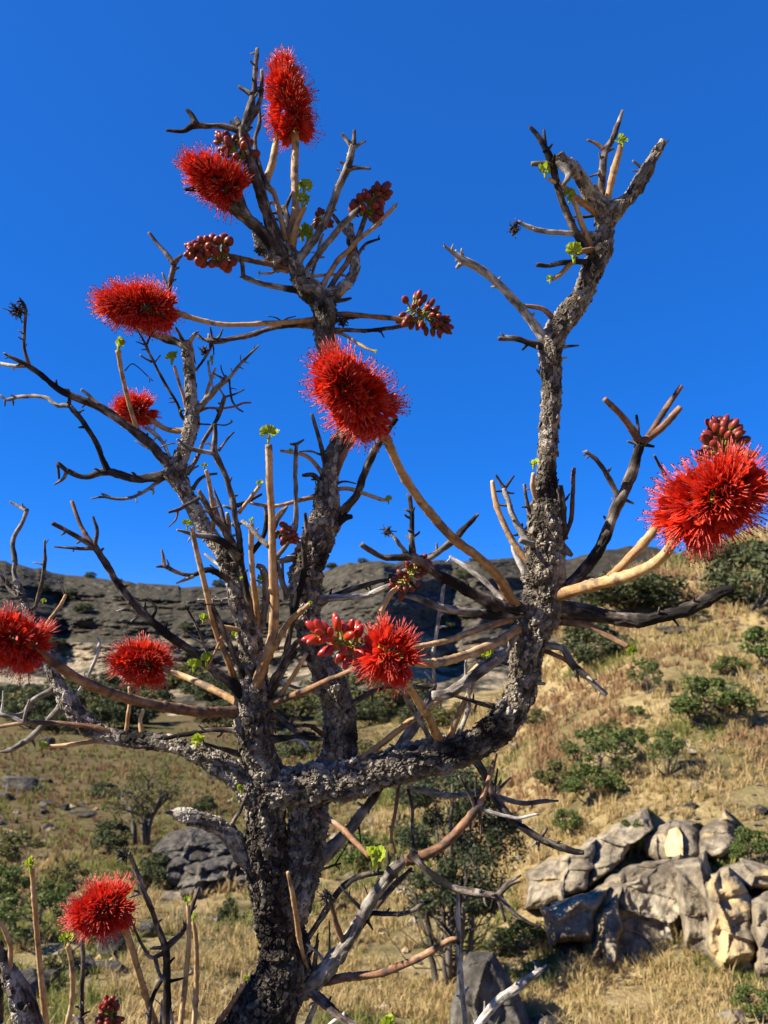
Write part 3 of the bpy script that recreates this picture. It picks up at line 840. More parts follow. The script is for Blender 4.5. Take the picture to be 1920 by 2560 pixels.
for (x, y, h, kind, k, w, lab) in [
    (400, 870, 60, 'olive', 0, 1.1, "yellow-green bush behind the small red flower head"),
    (640, 640, 65, 'dark', 0, 1.1, "dark low bush beside the bare-stemmed meadow tree"),
    (900, 880, 80, 'dark', 1, 1.0, "dark bush at the left foot of the boulder pile"),
    (30, 960, 80, 'green', 1, 1.3, "broad green bush behind the tallest tan shoot"),
    (290, 960, 50, 'green', 0, 1.5, "low green bush between tall tan shoot and small red flower"),
    (1210, 420, 40, 'dark', 1, 1.2, "small dark bush behind the rough broken stub"),
    (600, 320, 35, 'dark', 0, 1.6, "flat dark bush left of the meadow tree crown"),
    (1350, 1050, 45, 'dark', 1, .8, "upright dark weed against the boulder pile"),
    (120, 1200, 110, 'open', 0, 1.4, "tangled grey brush behind the tan shoots"),
    (330, 1400, 60, 'olive', 1, 1.2, "pale grassy bush behind the flower stalk"),
    (60, 700, 60, 'olive', 0, 1.8, "brown-green bush at the meadow's near edge"),
]:
    q = IX(x, y); shrub(q[0], q[1], h, kind, k, lab, w)

# wood below the cliff, each crown a tree of its own
wr = np.random.default_rng(44)
for n in range(40):
    px = 20 + n * 27 + wr.uniform(-14, 14)
    row = wr.uniform(1745, 1830) if px > 180 else wr.uniform(1770, 1835)
    h = wr.uniform(50, 95)
    kind = wr.choice(['dark', 'dark', 'dark', 'olive'])
    size = "tall" if h > 80 else ("low" if h < 64 else "middling")
    col_ = "dark green" if kind == 'dark' else "yellow-green"
    shrub(px, row, h, kind, int(wr.integers(0, 2)), size + " " + col_ + " tree in the wood at the foot of the cliff", wr.uniform(1.0, 1.5), size + " " + col_ + " trees below the cliff", "tree", "tree")
for (px, row, h, k, w, kind, lab) in [(960, 1800, 95, 0, 1.3, 'olive', "large yellow-green tree in the valley beside the thick second stem"),
                              (880, 1940, 80, 1, 1.4, 'olive', "yellow-green bush between the two thick stems"),
                              (740, 1900, 70, 0, 1.3, 'dark', "dark bush in the valley left of the second stem"),
                              (1130, 1830, 70, 1, 1.5, 'olive', "olive bush under the curved limb"),
                              (900, 2180, 80, 1, 1.2, 'green', "green bush beside the evergreen behind the forked grey branch"),
                              (850, 2280, 40, 1, 1.3, 'olive', "low olive bush behind the withered flower head")]:
    shrub(px, row, h, kind, k, lab, w)
# bushes along the mountain crest
for (px, k, h) in [(225, 0, 16), (300, 1, 9), (545, 0, 20), (610, 1, 14), (830, 1, 18), (905, 0, 14), (1180, 0, 10)]:
    col = int(round((px + 700) / 3)); p = CLV[-5][col] + np.array([0, 0, -0.2])
    shrub(px, 0, h, 'dark', k, "tiny dark bush on the mountain crest against the sky", 1.5, "bushes on the mountain crest", "bush", "bush", p)
for n in range(20):
    col = int(wr.integers(150, 640)); lev = int(wr.integers(40, 185)); p = CLV[lev][col]
    shrub(0, 0, wr.uniform(14, 30), 'dark', int(n % 2), "dark bush clinging to a ledge of the grey cliff", 1.6, "bushes on the cliff ledges", "bush", "bush", p)

# the evergreen in the valley: dense dark crown, bare lower limbs, several stems
def evergreen():
    r = np.random.default_rng(5)
    base = ground_hit(1120, 2620); base = np.array([base[0], 12.2, height([[base[0], 12.2]])[0]])
    e = empty("evergreen_tree", base, "slender dark evergreen tree with bare lower limbs and several pale stems", "tree")
    def at(px, row, dy=0.0): return pix_y(px, row, 12.2 + dy)
    acc = Acc(); C = []; rad = []
    def stem(pts, r0, r1):
        c = catmull(pts, 14); c[1:-1] += r.normal(0, .015, (12, 3))
        v, q, t, *_ = tube_arrays(c, np.linspace(r0, r1, 14), 6); acc.add(v, q, t, r.uniform(.3, .7)); return c
    for bx, mx, tx, ty in ((1110, 1115, 1090, 2000), (1125, 1125, 1130, 1960), (1138, 1150, 1180, 2010), (1150, 1175, 1200, 2120), (1100, 1080, 1040, 2080)):
        b = at(bx, 2560, r.normal(0, .1)); b[2] = base[2] - .05
        c = stem([b, at(mx, 2380, r.normal(0, .15)), at((mx + tx) / 2, 2230, r.normal(0, .3)), at(tx, ty, r.normal(0, .4))], .055, .015)
    for k in range(60):
        s = r.uniform(-1, 1); row0 = r.uniform(2280, 2440); x0 = 1125 + r.normal(0, 12)
        x1 = 1125 + s * 230 * r.uniform(.5, 1); row1 = row0 - r.uniform(60, 210)
        dy = r.normal(0, .5)
        stem([at(x0, row0), at((x0 + x1) / 2, row0 - 20, dy / 2), at(x1, row1, dy)], .013, .004)
    for k in range(75):
        row = r.uniform(1930, 2270); f = (row - 1930) / 340
        wd = 60 + 95 * np.sin(np.pi * min(f * .8 + .12, 1)); x = 1120 + r.uniform(-1, 1) * wd + 15
        C.append(at(x, row, r.normal(0, .45))); rad.append(r.uniform(.13, .3) * (1.1 - .5 * max(f - .6, 0)))
        if k % 2 == 0: stem([at(1125 + r.normal(0, 12), row + 110), at((x + 1125) / 2, row + 40), C[-1]], .014, .004)
    v, q, t = leaf_cloud(r, np.array(C), np.array(rad), 19000, 0.033)
    link("trunk", acc.mesh("trunk", [MAT['stemwood']]), e); link("crown", mesh_np("crown", v, q, False, {"tone": t}, [MAT['evergreen']]), e)
evergreen()

def meadow_tree():
    r = np.random.default_rng(15)
    base = ground_hit(362, 2112); y = base[1]
    e = empty("meadow_tree", base, "small spreading tree with bare forked stems and thin green crown in the meadow", "tree")
    at = lambda x, yy, d=0.0: pix_y(x * .42194, 1860 + yy * .42194, y + d)
    acc = Acc(); C = []; rad = []
    u = y / FPX
    mains = [[(860, 590), (850, 480), (830, 380), (790, 300)], [(865, 590), (880, 480), (920, 380), (960, 280)], [(860, 590), (865, 450), (870, 330), (880, 220)], [(800, 600), (795, 480), (770, 380), (720, 320)], [(865, 590), (900, 430), (980, 330), (1010, 260)]]
    for m in mains:
        pts = [at(*p, r.normal(0, .3)) for p in m]; pts[0] = base + np.array([(m[0][0] - 860) * .42 * u, 0, -.1])
        c = catmull(pts, 14); v, q, t, *_ = tube_arrays(c, np.linspace(8 * u, 2.5 * u, 14), 6); acc.add(v, q, t, .6)
        for _ in range(12):
            a = c[r.integers(5, 14)]; b = a + np.array([r.normal(0, 28 * u), r.normal(0, 28 * u), abs(r.normal(25 * u, 15 * u))])
            v, q, t, *_ = tube_arrays(catmull([a, (a + b) / 2 + r.normal(0, 4 * u, 3), b], 6), np.linspace(2 * u, .8 * u, 6), 4); acc.add(v, q, t, .6)
            C.append(b); rad.append(r.uniform(10, 20) * u)
    for x, yy in ((850, 180), (880, 200), (820, 190), (900, 230), (760, 260), (960, 250)):
        C.append(at(x, yy)); rad.append(22 * u)
    v, q, t = leaf_cloud(r, np.array(C), np.array(rad), 3600, 3.0 * u)
    link("trunk", acc.mesh("trunk", [MAT['stemwood']]), e); link("crown", mesh_np("crown", v, q, False, {"tone": t}, [MAT['shrub_olive']]), e)
meadow_tree()

# ================================================================== grass
def grass_mat():
    m, nt, b = mat_base("grass", 0.8, 0.15)
    c = ramp(nt, attr(nt), [(0.0, (0.10, 0.13, 0.03)), (0.25, (0.26, 0.24, 0.07)), (0.45, (0.38, 0.27, 0.11)), (0.65, (0.52, 0.395, 0.19)), (0.85, (0.36, 0.21, 0.10)), (1.0, (0.17, 0.105, 0.05))])
    nt.links.new(c, b.inputs['Base Color'])
    t = nd(nt, "ShaderNodeBsdfTranslucent"); nt.links.new(c, t.inputs[0])
    mx = nd(nt, "ShaderNodeMixShader"); mx.inputs[0].default_value = 0.3
    nt.links.new(b.outputs[0], mx.inputs[1]); nt.links.new(t.outputs[0], mx.inputs[2]); nt.links.new(mx.outputs[0], nt.nodes["Material Output"].inputs[0])
    MAT['grass'] = m
grass_mat()
def grass_field():
    r = np.random.default_rng(99)
    n = 66000
    # sample by position on the ground inside a wide fan
    y = np.exp(r.uniform(math.log(7.5), math.log(95), n)); t = r.uniform(-0.85, 0.85, n); x = t * y
    P = np.stack([x, y], 1)
    pz = np.stack([x, y, np.zeros(n)], 1)
    d1 = fbm(pz / 1.1, 3, 4); keep = (d1 > -0.12 - 0.25 * r.random(n))
    meadow = (x < -1.0 + 0.02 * y) & (y > 24)
    keep &= ~(meadow & (r.random(n) < .55))
    zz = height(np.stack([x, y], 1))
    dep = y * CP + zz * SP; pxx = 960 + x / dep * FPX; pyy = 1280 - (zz * CP - y * SP) / dep * FPX
    keep &= ~(in_polys(pxx, pyy + 6, OUT_POLY) & (r.random(n) < .8))
    x, y, pz, meadow = x[keep], y[keep], pz[keep], meadow[keep]; n = len(x)
    z = height(np.stack([x, y], 1))
    green = fbm(pz / 2.6, 3, 14); rust = fbm(pz / 3.2, 3, 41)
    tone = np.clip(0.52 + 0.10 * r.normal(size=n), .3, .72)
    tone = np.where(green > 0.06 + 0.12 * (x > 2), np.clip(0.16 + .1 * r.normal(size=n), 0, .4), tone)
    tone = np.where((rust > 0.05) & (x > 1.5) & (y > 13.5), np.clip(.86 + .08 * r.normal(size=n), .7, 1), tone)
    tone = np.where(meadow, np.where(r.random(n) < .55, np.clip(.97 + .03 * r.normal(size=n), .9, 1), np.clip(.17 + .08 * r.normal(size=n), 0, .35)), tone)
    nb = 11
    hgt = (0.11 + 0.13 * r.random(n)) * np.exp(r.normal(0, .32, n)) * np.where(meadow, .7, 1.0) * np.clip(y / 16, .85, 2.6)
    wid = 0.006 * np.clip(y / 12, 1, 4)
    B = np.repeat(np.stack([x, y, z - .02], 1), nb, 0); H = np.repeat(hgt, nb) * r.uniform(.6, 1.2, n * nb); W = np.repeat(wid, nb)
    a = r.uniform(0, 2 * np.pi, n * nb); lean = r.uniform(.15, .95, n * nb)
    D = np.stack([np.cos(a), np.sin(a), np.zeros(n * nb)], 1)
    S = np.stack([-np.sin(a), np.cos(a), np.zeros(n * nb)], 1)
    B = B + D * (H * .18 * r.random(n * nb))[:, None]
    a2 = r.uniform(0, 2 * np.pi, n * nb); S = np.stack([np.cos(a2), np.sin(a2), np.zeros(n * nb)], 1)
    up = np.array([0, 0, 1.0])
    m1 = B + D * (H * lean * .3)[:, None] + up * (H * .62)[:, None]
    m2 = B + D * (H * lean * .85)[:, None] + up * (H * (1.0 - .25 * lean))[:, None]
    V = np.stack([B - S * W[:, None], B + S * W[:, None], m1 + S * W[:, None] * .8, m1 - S * W[:, None] * .8, m2], 1).reshape(-1, 3)
    k = np.arange(n * nb) * 5
    q = np.stack([k, k + 1, k + 2, k + 3], 1); tr = np.stack([k + 3, k + 2, k + 4], 1)
    tt = np.clip(np.repeat(tone, nb) + r.normal(0, .04, n * nb), 0, 1)
    o = link("grass", mesh_np("grass", V, [q, tr], False, {"tone": np.repeat(tt, 5)}, [MAT['grass']]))
    o["kind"] = "stuff"; o["label"] = "dry golden, green and rusty grass tufts covering the slopes"; o["category"] = "grass"
grass_field()

def stones():
    r = np.random.default_rng(5); a = Acc(); n = 700
    y = np.exp(r.uniform(math.log(9), math.log(48), n)); x = r.uniform(-.6, .75, n) * y; z = height(np.stack([x, y], 1))
    base = np.array([[1, 0, 0], [-.9, .2, 0], [.1, 1, .1], [0, -1, -.1], [.1, .1, .7], [0, 0, -.6], [.6, .6, .35], [-.6, -.5, .4], [.6, -.6, .3], [-.5, .6, .35]])
    tri = np.array([[4, 6, 2], [4, 0, 6], [4, 8, 0], [4, 3, 8], [4, 7, 3], [4, 1, 7], [4, 9, 1], [4, 2, 9], [0, 2, 6], [0, 8, 3], [3, 7, 1], [1, 9, 2], [0, 5, 2], [0, 3, 5], [3, 1, 5], [1, 2, 5]])
    for k in range(n):
        s = np.exp(r.normal(-2.6, .5)) * np.clip(y[k] / 16, .8, 1.8)
        v = (base + r.normal(0, .13, base.shape)) * s; t = r.uniform(0, 6.28); c_, s_ = math.cos(t), math.sin(t)
        v = np.stack([v[:, 0] * c_ - v[:, 1] * s_, v[:, 0] * s_ + v[:, 1] * c_, v[:, 2]], 1) + np.array([x[k], y[k], z[k] + .1 * s])
        a.add(v, None, tri, .5)
    o = link("stones", a.mesh("stones", [MAT['outcrop']], False)); o["kind"] = "stuff"; o["label"] = "small pale stones strewn through the dry grass"; o["category"] = "stones"
stones()

# ================================================================== the bottlebrush tree
# Branch tables. Points are read off the photograph in square crops (crop letter: x0, y0, size; 1659 units across).
CROP = {'A': (300, 50, 800), 'B': (0, 640, 700), 'C': (600, 800, 700), 'D': (1050, 240, 700), 'E': (1220, 900, 700),
        'F': (0, 1200, 700), 'G': (450, 1350, 700), 'H': (900, 1350, 700), 'I': (0, 1860, 700), 'J': (500, 1860, 700),
        'K': (1220, 1860, 700), 'L': (1220, 1300, 700), 'M': (0, 1380, 520), 'N': (380, 1150, 420), 'O': (560, 1450, 440),
        'Q': (780, 1850, 700), 'R': (560, 500, 440), 'S': (300, 780, 440)}
# kind | tip depth change in cm (+ away) | points x,y,diameter
TREE = """
bark|0|^ J:300,1900,470 330,1680,420 450,1450,330 505,1250,285 450,1000,270 400,750,250 390,500,235 390,330,230 385,150,210 340,20,205 G:440,1080,225 445,960,190
bark|12|J:520,1080,170 580,850,200 635,620,235 640,470,245 650,330,230 G:930,1300,200 950,1100,200 930,950,190 870,800,165 800,650,150 760,500,165 745,350,185 C:400,1480,190 460,1300,190 510,1150,180 510,1040,150 530,900,100 565,780,115 635,650,120 640,400,120 550,250,120 R:950,1290,190 950,1180,195 950,1050,215 890,920,220 760,800,200 680,650,150 640,520,120 600,430,100
bark|-6|J:420,270,190 650,230,230 900,210,220 1150,130,210 H:430,1285,220 640,1230,200 800,1130,190 920,980,185 970,850,180 985,700,185 1020,560,210 1080,400,220 1090,200,235 E:330,1126,215 340,950,200 345,800,160 350,640,112 360,450,115 370,300,115 375,100,125 D:775,1564,140 790,1430,145 870,1310,140 960,1180,125 1010,1060,125 1060,950,135 1095,800,120 1110,700,140
bark|5|J:380,340,170 220,190,150 100,110,140 M:1500,1570,140 1250,1510,130 1000,1490,125 820,1450,130 660,1350,165 560,1220,140 470,1070,105 400,910,85 350,780,70 300,680,60 230,500,60 170,350,55 130,240,45
bark|-4|I:1480,680,110 1430,640,105 1370,550,110 1280,480,100 1150,440,90 1060,410,70 1005,400,20
bark|8|G:450,1000,180 440,850,150 420,650,140 400,500,140 N:840,1300,180 790,1100,200 720,950,170 600,780,150 500,640,160 400,440,150 310,280,170 230,120,230 S:560,1400,150 640,1200,140 680,1000,140 670,800,110 660,600,105 645,400,105 640,290,95
bark|-2|D:1120,700,110 1240,600,80 1330,460,85 1390,350,55 1440,265,42
bark|-4|D:1100,690,110 1010,580,90 920,440,75 840,380,70 820,345,60
grey|3|M:130,240,48 110,150,42 125,70,40 F:90,480,36 75,360,32 130,260,30 160,180,28
dead|2|F:160,180,26 60,130,16
grey|2|S:620,310,100 480,270,90 350,220,85 240,180,75 150,130,60
dead|-2|S:600,290,40 560,200,30 525,145,22
pale|-1|S:660,280,50 700,220,45 740,180,22
dead|-8|S:510,1470,130 380,1350,110 270,1230,110 130,1120,100 0,1020,90 B:600,900,60 480,850,55 370,800,50 300,750,45 230,690,40 170,650,38 90,610,28 20,575,15
dead|-2|B:170,645,28 145,540,22 145,420,24 150,320,25 130,270,22 100,270,15
pale|2|B:150,650,26 80,650,28 -20,635,26
char|-3|B:980,1300,70 800,1320,55 640,1280,55 500,1310,40 400,1270,38 340,1225,30
char|0|B:340,1225,22 350,1320,16
grey|0|B:395,1275,25 375,1320,25 320,1355,12
dead|-3|B:640,1275,45 560,1090,38 480,970,38 415,890,38
grey|3|B:415,890,34 380,885,30 340,885,28 290,850,28 200,830,28 100,840,26 40,850,24 0,825,12
dead|0|B:410,880,26 410,800,20 390,790,22
dead|0|B:30,850,14 28,890,10
grey|-3|B:960,1320,30 880,1380,26 780,1430,26 700,1440,24 620,1425,20 535,1438,9
grey|0|B:660,1435,20 600,1408,12
pale|-2|B:590,890,25 530,830,25 480,790,20
tan|3|B:1100,1035,38 1000,1030,34 920,990,36 870,950,34 840,920,26
pale|2|B:900,985,25 800,960,22 700,930,20 640,905,10
tan|-5|B:815,1030,28 780,930,30 745,800,28 720,680,28 700,560,36
char|-2|B:740,680,8 790,640,8 905,740,9
dead|2|B:880,1140,14 800,1095,9
pale|2|S:470,1370,34 400,1230,40 330,1150,55 240,1090,40
pale|2|S:385,1275,18 450,1250,18 540,1240,18 575,1270,14
dead|-5|S:640,1040,40 580,980,40 540,870,36 450,720,34 360,560,34 270,380,32 240,300,36
dead|-1|S:240,300,26 180,200,22 120,120,14
dead|1|S:255,300,22 290,220,20 325,180,14
char|0|S:235,310,20 150,280,10
grey|-2|S:300,470,26 240,440,24 190,405,22
tan|-3|S:630,930,40 600,800,34 560,680,32 530,570,36 515,510,30
grey|-4|S:720,930,60 850,790,75 950,690,65 1040,610,45 1130,500,36 1220,400,30 1310,315,22
dead|0|S:1110,510,16 1165,540,10
dead|2|S:1000,630,22 960,560,18 950,500,12
dead|-3|S:1030,630,24 1040,740,24 1060,840,26 1110,910,26 1160,940,20
rust|-5|S:740,940,26 830,905,30 950,910,28 1080,890,28 1160,860,26 1235,855,22
dead|-3|S:750,1055,22 900,1065,20 1000,1065,18 1060,1035,16
dead|-6|S:620,1520,60 720,1390,45 790,1220,45 880,1070,44 940,940,50 980,820,50 990,790,40
dead|-2|S:990,800,26 1080,775,22 1170,730,18
grey|1|S:985,800,24 950,740,20 920,695,10
tan|3|S:800,840,36 830,720,34 870,610,34 900,530,26
pale|2|S:890,770,26 850,600,34 830,460,26
char|0|S:980,630,24 900,590,20 875,572,14
dead|4|R:850,1190,72 650,1180,60 450,1210,55 250,1270,60 100,1300,55 S:950,270,60 870,270,75 800,260,40 730,230,22
dead|0|S:715,550,32 790,450,32 850,340,36 855,270,44
dead|-2|S:880,270,36 860,200,26 850,140,20
dead|-2|S:910,260,30 945,220,26 968,160,20
char|1|S:870,290,24 880,340,20 885,405,16
dead|2|S:640,1530,34 690,1480,28 740,1450,20
dead|-8|N:1000,1640,92 960,1400,78 900,1100,75 870,850,80 830,600,75 800,430,75 760,250,65 700,100,65 S:930,1400,80 890,1310,75 900,1200,60 895,1050,42
dead|2|S:930,1310,28 1000,1210,28 1075,1130,20
grey|-4|S:890,1335,50 750,1310,50 620,1270,48 540,1195,24
dead|0|S:880,1290,26 830,1235,22 798,1250,16
dead|2|N:840,450,50 950,410,46 1085,335,28
tan|-3|N:860,520,40 960,390,44 1060,260,44
dead|0|N:820,500,36 740,465,34 700,455,28
dead|2|N:400,290,45 470,190,40 540,150,40 645,135,28
tan|-5|N:590,780,50 610,560,48 590,380,50 560,200,50 535,100,42
tan|-2|N:690,650,36 640,500,36 615,380,28
dead|-4|N:790,820,90 680,650,85 600,560,70 520,400,70 460,300,40
dead|1|N:720,650,44 680,480,44 610,290,22
grey|-4|N:800,890,110 755,720,90 750,580,60 740,520,36
dead|-5|N:470,370,40 280,480,46 165,515,36
dead|0|N:255,490,28 240,580,24 165,660,16
grey|-7|N:860,960,130 720,830,95 560,760,75 420,740,55 330,710,44 245,690,24
pale|2|N:690,1060,42 600,990,44 520,925,26
dead|-6|N:900,1240,90 720,1150,75 560,1080,70 400,1140,52 250,1110,50 120,1050,48 40,1055,22
dead|0|N:120,1060,42 110,950,36 95,880,16
pale|-2|N:410,1145,40 330,1180,38 240,1220,22
dead|0|N:650,1090,26 570,1035,14
tan|-10|G:325,850,48 290,730,42 230,590,40 N:600,1580,68 550,1350,66 490,1100,62 440,900,56 410,760,54 400,670,52
pale|-3|N:820,1350,34 720,1380,38 600,1390,40 450,1380,26
pale|-3|N:960,1650,48 830,1560,44 780,1440,38 750,1290,22
tan|-8|N:1050,1640,72 1030,1440,66 1000,1200,62 980,900,60 980,700,60 985,630,54
tan|-14|G:425,1000,72 470,800,76 540,620,72 560,400,60 555,200,56 N:1195,1300,88 1190,900,85 1180,500,82 1160,200,82 C:175,900,48 170,740,46
grey|-4|G:640,340,40 N:1230,990,60 1320,850,60 1410,700,65 1430,560,60 1420,400,50 C:330,1000,32 330,850,32 335,735,32
dead|0|C:335,735,24 380,708,12
dead|0|C:335,738,24 296,735,12
dead|-6|G:510,950,70 560,830,60 620,690,48 660,480,46 710,300,50 740,150,46 N:1500,900,70 1530,700,60 1510,520,36
dead|2|N:1520,780,60 1560,700,50 1620,760,50
dead|-3|G:520,930,50 600,760,42 680,620,40 720,580,26
tan|-4|G:590,930,36 680,790,32 750,670,28
tan|-6|G:555,640,42 650,480,40 770,375,26
pale|-2|G:590,840,22 700,880,24 830,905,22
rust|-9|G:490,985,56 700,910,48 900,820,38 1060,755,28
grey|4|G:480,1000,60 560,880,50 620,760,40 690,660,30
pale|-4|G:770,360,80 900,345,50 1100,330,48 1200,290,46 1310,245,38
dead|3|G:790,400,70 900,335,44 1050,280,40 1180,245,30 1260,235,24
grey|-2|N:1080,1660,80 1120,1400,88 1120,1200,92 1090,1070,90 1030,1040,56
grey|-2|N:1470,930,110 1350,980,90 1240,1010,55
pale|3|N:1320,1380,50 1295,1200,40 1290,1000,34
dead|-1|N:980,920,60 1070,800,60 1110,720,60 1130,600,50 1120,460,38
dead|2|N:1180,700,70 1230,600,72 1280,520,70 1335,460,36
grey|2|N:1160,850,62 1080,790,60 1000,700,60 890,600,54
dead|-2|C:540,960,40 500,830,36 470,700,32 425,555,28
tan|-3|C:515,960,30 460,870,30 400,810,28 340,790,26 240,775,20
pale|1|C:500,810,16 420,780,16 350,780,12
char|-3|C:540,990,44 480,960,36 430,920,34 370,920,24
dead|1|C:560,975,22 620,955,16 690,970,10
tan|-3|C:550,1005,30 640,1000,27 740,1030,28 840,1065,26 885,1067,20
tan|-3|C:450,1045,32 350,1070,28 230,1100,26 150,1100,26 60,1085,18
dead|-4|C:600,1140,64 690,1040,56 740,900,55 800,770,55 860,670,52 925,580,48
grey|-1|C:580,1190,70 620,1170,50 665,1165,28
rust|-3|C:560,930,44 620,790,40 680,690,34
char|1|C:690,670,22 790,620,16
char|1|C:690,690,18 740,680,12 800,690,8
dead|-9|H:1000,420,115 800,380,92 620,290,78 440,190,74 310,95,70
dead|-2|H:320,95,60 150,105,45 60,60,42 5,25,34
dead|-1|H:310,85,44 310,0,40 C:1020,1350,45 1020,1200,38 1005,1040,30
grey|2|C:985,1380,32 930,1310,28 880,1250,22
grey|-1|C:950,1510,40 1050,1450,44 1180,1370,50 1280,1290,48 1410,1150,30
dead|0|C:1165,1375,20 1165,1320,12
char|0|C:880,1520,30 950,1530,40 1040,1580,30
tan|0|G:1165,600,42 1190,430,42 1240,330,40 1310,260,30
tan|-28|H:930,400,76 900,360,70 820,220,66 700,100,62 C:1270,1300,62 1100,1110,62 980,940,60 900,780,58 840,640,56 800,580,50
pale|3|H:850,360,40 740,250,44 640,170,42 530,95,20
grey|-7|H:990,420,80 820,440,80 650,430,66 450,390,56 350,350,50 265,330,22
tan|-8|H:900,465,48 700,530,44 500,600,40 290,640,34
tan|-26|H:980,510,70 930,530,65 800,610,60 600,690,58 430,730,60 230,712,52
grey|-5|H:920,560,50 860,670,52 800,710,80 640,830,80 520,910,85 430,925,66
tan|4|H:-20,1320,44 150,1190,40 300,1070,44 450,960,42 560,880,36 700,740,28
tan|-20|H:470,1190,58 400,1040,54 320,920,50 250,820,46 180,765,44
grey|-4|H:420,1190,34 320,1020,32 260,900,30 240,790,26
tan|2|H:530,1180,46 590,1020,40 640,920,32 680,850,24
pale|-3|H:570,1190,40 640,1000,34 640,880,26 625,780,22 630,705,14
dead|-2|H:790,985,38 650,950,30 540,915,22
grey|4|J:670,700,130 820,580,82 930,450,72 1040,300,68 H:220,1250,70 320,1100,70 400,950,60 440,850,50
pale|2|H:445,850,26 430,700,26 460,500,30 490,300,28 515,180,16
dead|-2|H:440,860,40 350,870,36 200,865,34 G:1180,880,34 1100,920,40 1000,980,44
pale|0|H:430,850,22 400,800,16 380,780,9
dead|-6|H:1080,400,120 1270,420,122 1450,450,106 1659,480,96 E:1000,1530,86 1150,1490,90 1300,1420,90 1400,1370,88 1450,1365,66
tan|-30|E:330,1400,85 420,1390,85 560,1350,80 750,1300,80 900,1250,76 1030,1170,70 1110,1060,70 1190,930,60
tan|-2|E:720,1290,50 850,1160,60 960,1040,65 1040,920,60 1100,830,52
tan|9|E:1090,845,46 1230,700,40 1330,610,34 1400,555,26
dead|-5|E:400,1380,90 480,1330,85 590,1220,86 680,1080,80 750,900,80 800,790,80 860,650,76 900,500,64
rust|-3|E:895,480,50 800,340,45 690,230,38
dead|1|E:888,480,32 885,400,26 880,325,22
rust|-2|E:910,490,54 1030,400,50 1140,280,44
rust|2|E:950,450,34 1040,310,40 1145,155,32
dead|0|E:900,500,30 985,512,18
grey|0|E:890,500,28 825,480,18
dead|-2|E:775,810,44 700,680,38 640,590,36 575,540,24
grey|1|E:800,825,26 862,850,16
dead|-2|E:1050,680,26 985,565,20
rust|-6|L:420,600,54 480,605,50 600,625,44 700,680,40 830,750,34
grey|-4|L:300,740,54 440,760,50 500,850,50 600,950,44 705,1035,32
rust|-2|L:330,770,34 460,830,30 520,900,28 540,960,12
pale|-2|L:220,962,30 338,970,26
tan|2|E:270,1240,52 150,1080,44 80,940,40 40,820,38 25,715,28
grey|2|E:250,1110,54 160,950,46 110,820,40 95,760,34
char|0|E:97,765,24 45,680,16
char|0|E:97,765,24 155,685,16
char|0|E:100,785,18 155,790,12
char|0|E:100,775,18 45,780,12
dead|0|E:145,865,18 65,860,12
pale|1|E:230,1270,64 160,1150,40 145,1040,18
dead|-1|E:270,970,36 235,850,30 215,735,22
tan|-3|E:310,870,38 265,760,32 270,670,26
rust|2|E:450,1060,30 490,950,30 502,800,31 505,680,30 512,640,24
grey|-4|E:320,1110,50 190,1070,34
char|-3|E:420,1050,110 432,900,80 430,820,64 428,745,40
grey|-1|E:420,1100,70 460,1130,60 500,1160,26
grey|0|E:320,90,22 285,55,12
pale|-6|D:770,1460,80 740,1440,75 640,1310,62 540,1190,58 430,1080,58 330,1010,60 250,970,58 200,930,34 140,885,16
pale|0|D:250,985,40 215,1020,18
pale|0|D:245,980,36 255,930,16
dead|-3|D:780,1500,58 660,1470,48 560,1440,44 465,1438,34
dead|1|D:830,1490,28 940,1478,12
pale|-2|D:800,1568,30 870,1550,16
rust|-2|D:810,1340,38 740,1270,34 680,1250,32 605,1243,24
dead|-5|D:1040,960,58 980,900,55 900,760,55 840,620,50 800,470,55 750,330,50 700,240,36 650,180,24
dead|0|D:745,330,38 735,200,18
dead|0|D:750,330,26 785,285,14
tan|-2|D:1050,900,46 1010,880,45 960,760,40 920,640,36 895,600,26
tan|-3|D:1080,720,55 960,630,44 850,540,36 760,490,24
pale|-3|D:1080,830,50 1010,820,50 900,815,40 740,805,36 650,780,36 580,745,24
char|0|D:1080,705,22 960,718,20 905,715,12
char|-4|D:1040,980,44 860,985,38 760,1005,32 690,1000,28
rust|-4|D:1040,910,46 970,920,40 935,930,24
tan|-2|D:900,985,32 830,1060,32 785,1085,24
grey|0|D:800,398,46 660,402,36
grey|-2|D:830,390,60 870,440,60 880,480,45 850,525,30
dead|2|D:1090,650,54 1080,600,50 1080,450,55 1100,330,50 1140,260,45 1170,170,36 1200,85,20
rust|0|D:1095,320,28 1040,280,22 990,260,16
dead|0|D:1075,455,24 1000,480,12
dead|0|D:1100,330,22 1150,315,14
tan|-3|D:1100,670,46 1140,480,46 1180,340,44 1190,285,34
tan|-1|D:1080,650,34 1060,600,30 1040,525,24
dead|0|D:1335,440,26 1258,382,16
dead|0|D:1330,448,16 1255,442,9
dead|-5|A:870,1260,84 850,1220,80 790,1080,80 740,930,70 690,770,65 650,650,62 630,560,58
dead|2|A:635,570,52 680,440,46 695,360,36 705,250,32 712,150,24
dead|0|A:688,390,30 615,345,22
dead|0|A:690,375,26 745,360,12
dead|3|A:640,570,38 700,480,36 730,400,30 735,330,28 735,260,18
dead|-1|A:640,580,46 540,550,34 470,550,32 390,545,42 330,575,24 240,572,18
dead|0|A:395,540,36 370,490,30 345,465,20
grey|0|A:615,555,32 570,525,16
dead|0|A:622,550,42 600,505,24
char|0|A:645,575,28 688,555,12
dead|-7|A:860,1270,76 840,1240,72 760,1120,72 680,1050,70 590,980,62 520,920,55 440,880,48 400,870,45 335,880,20
pale|0|A:420,870,28 420,800,14
grey|-1|A:660,1030,56 625,940,55 612,895,46
bark|2|A:840,1270,84 770,1180,100 720,1110,70 700,1080,40
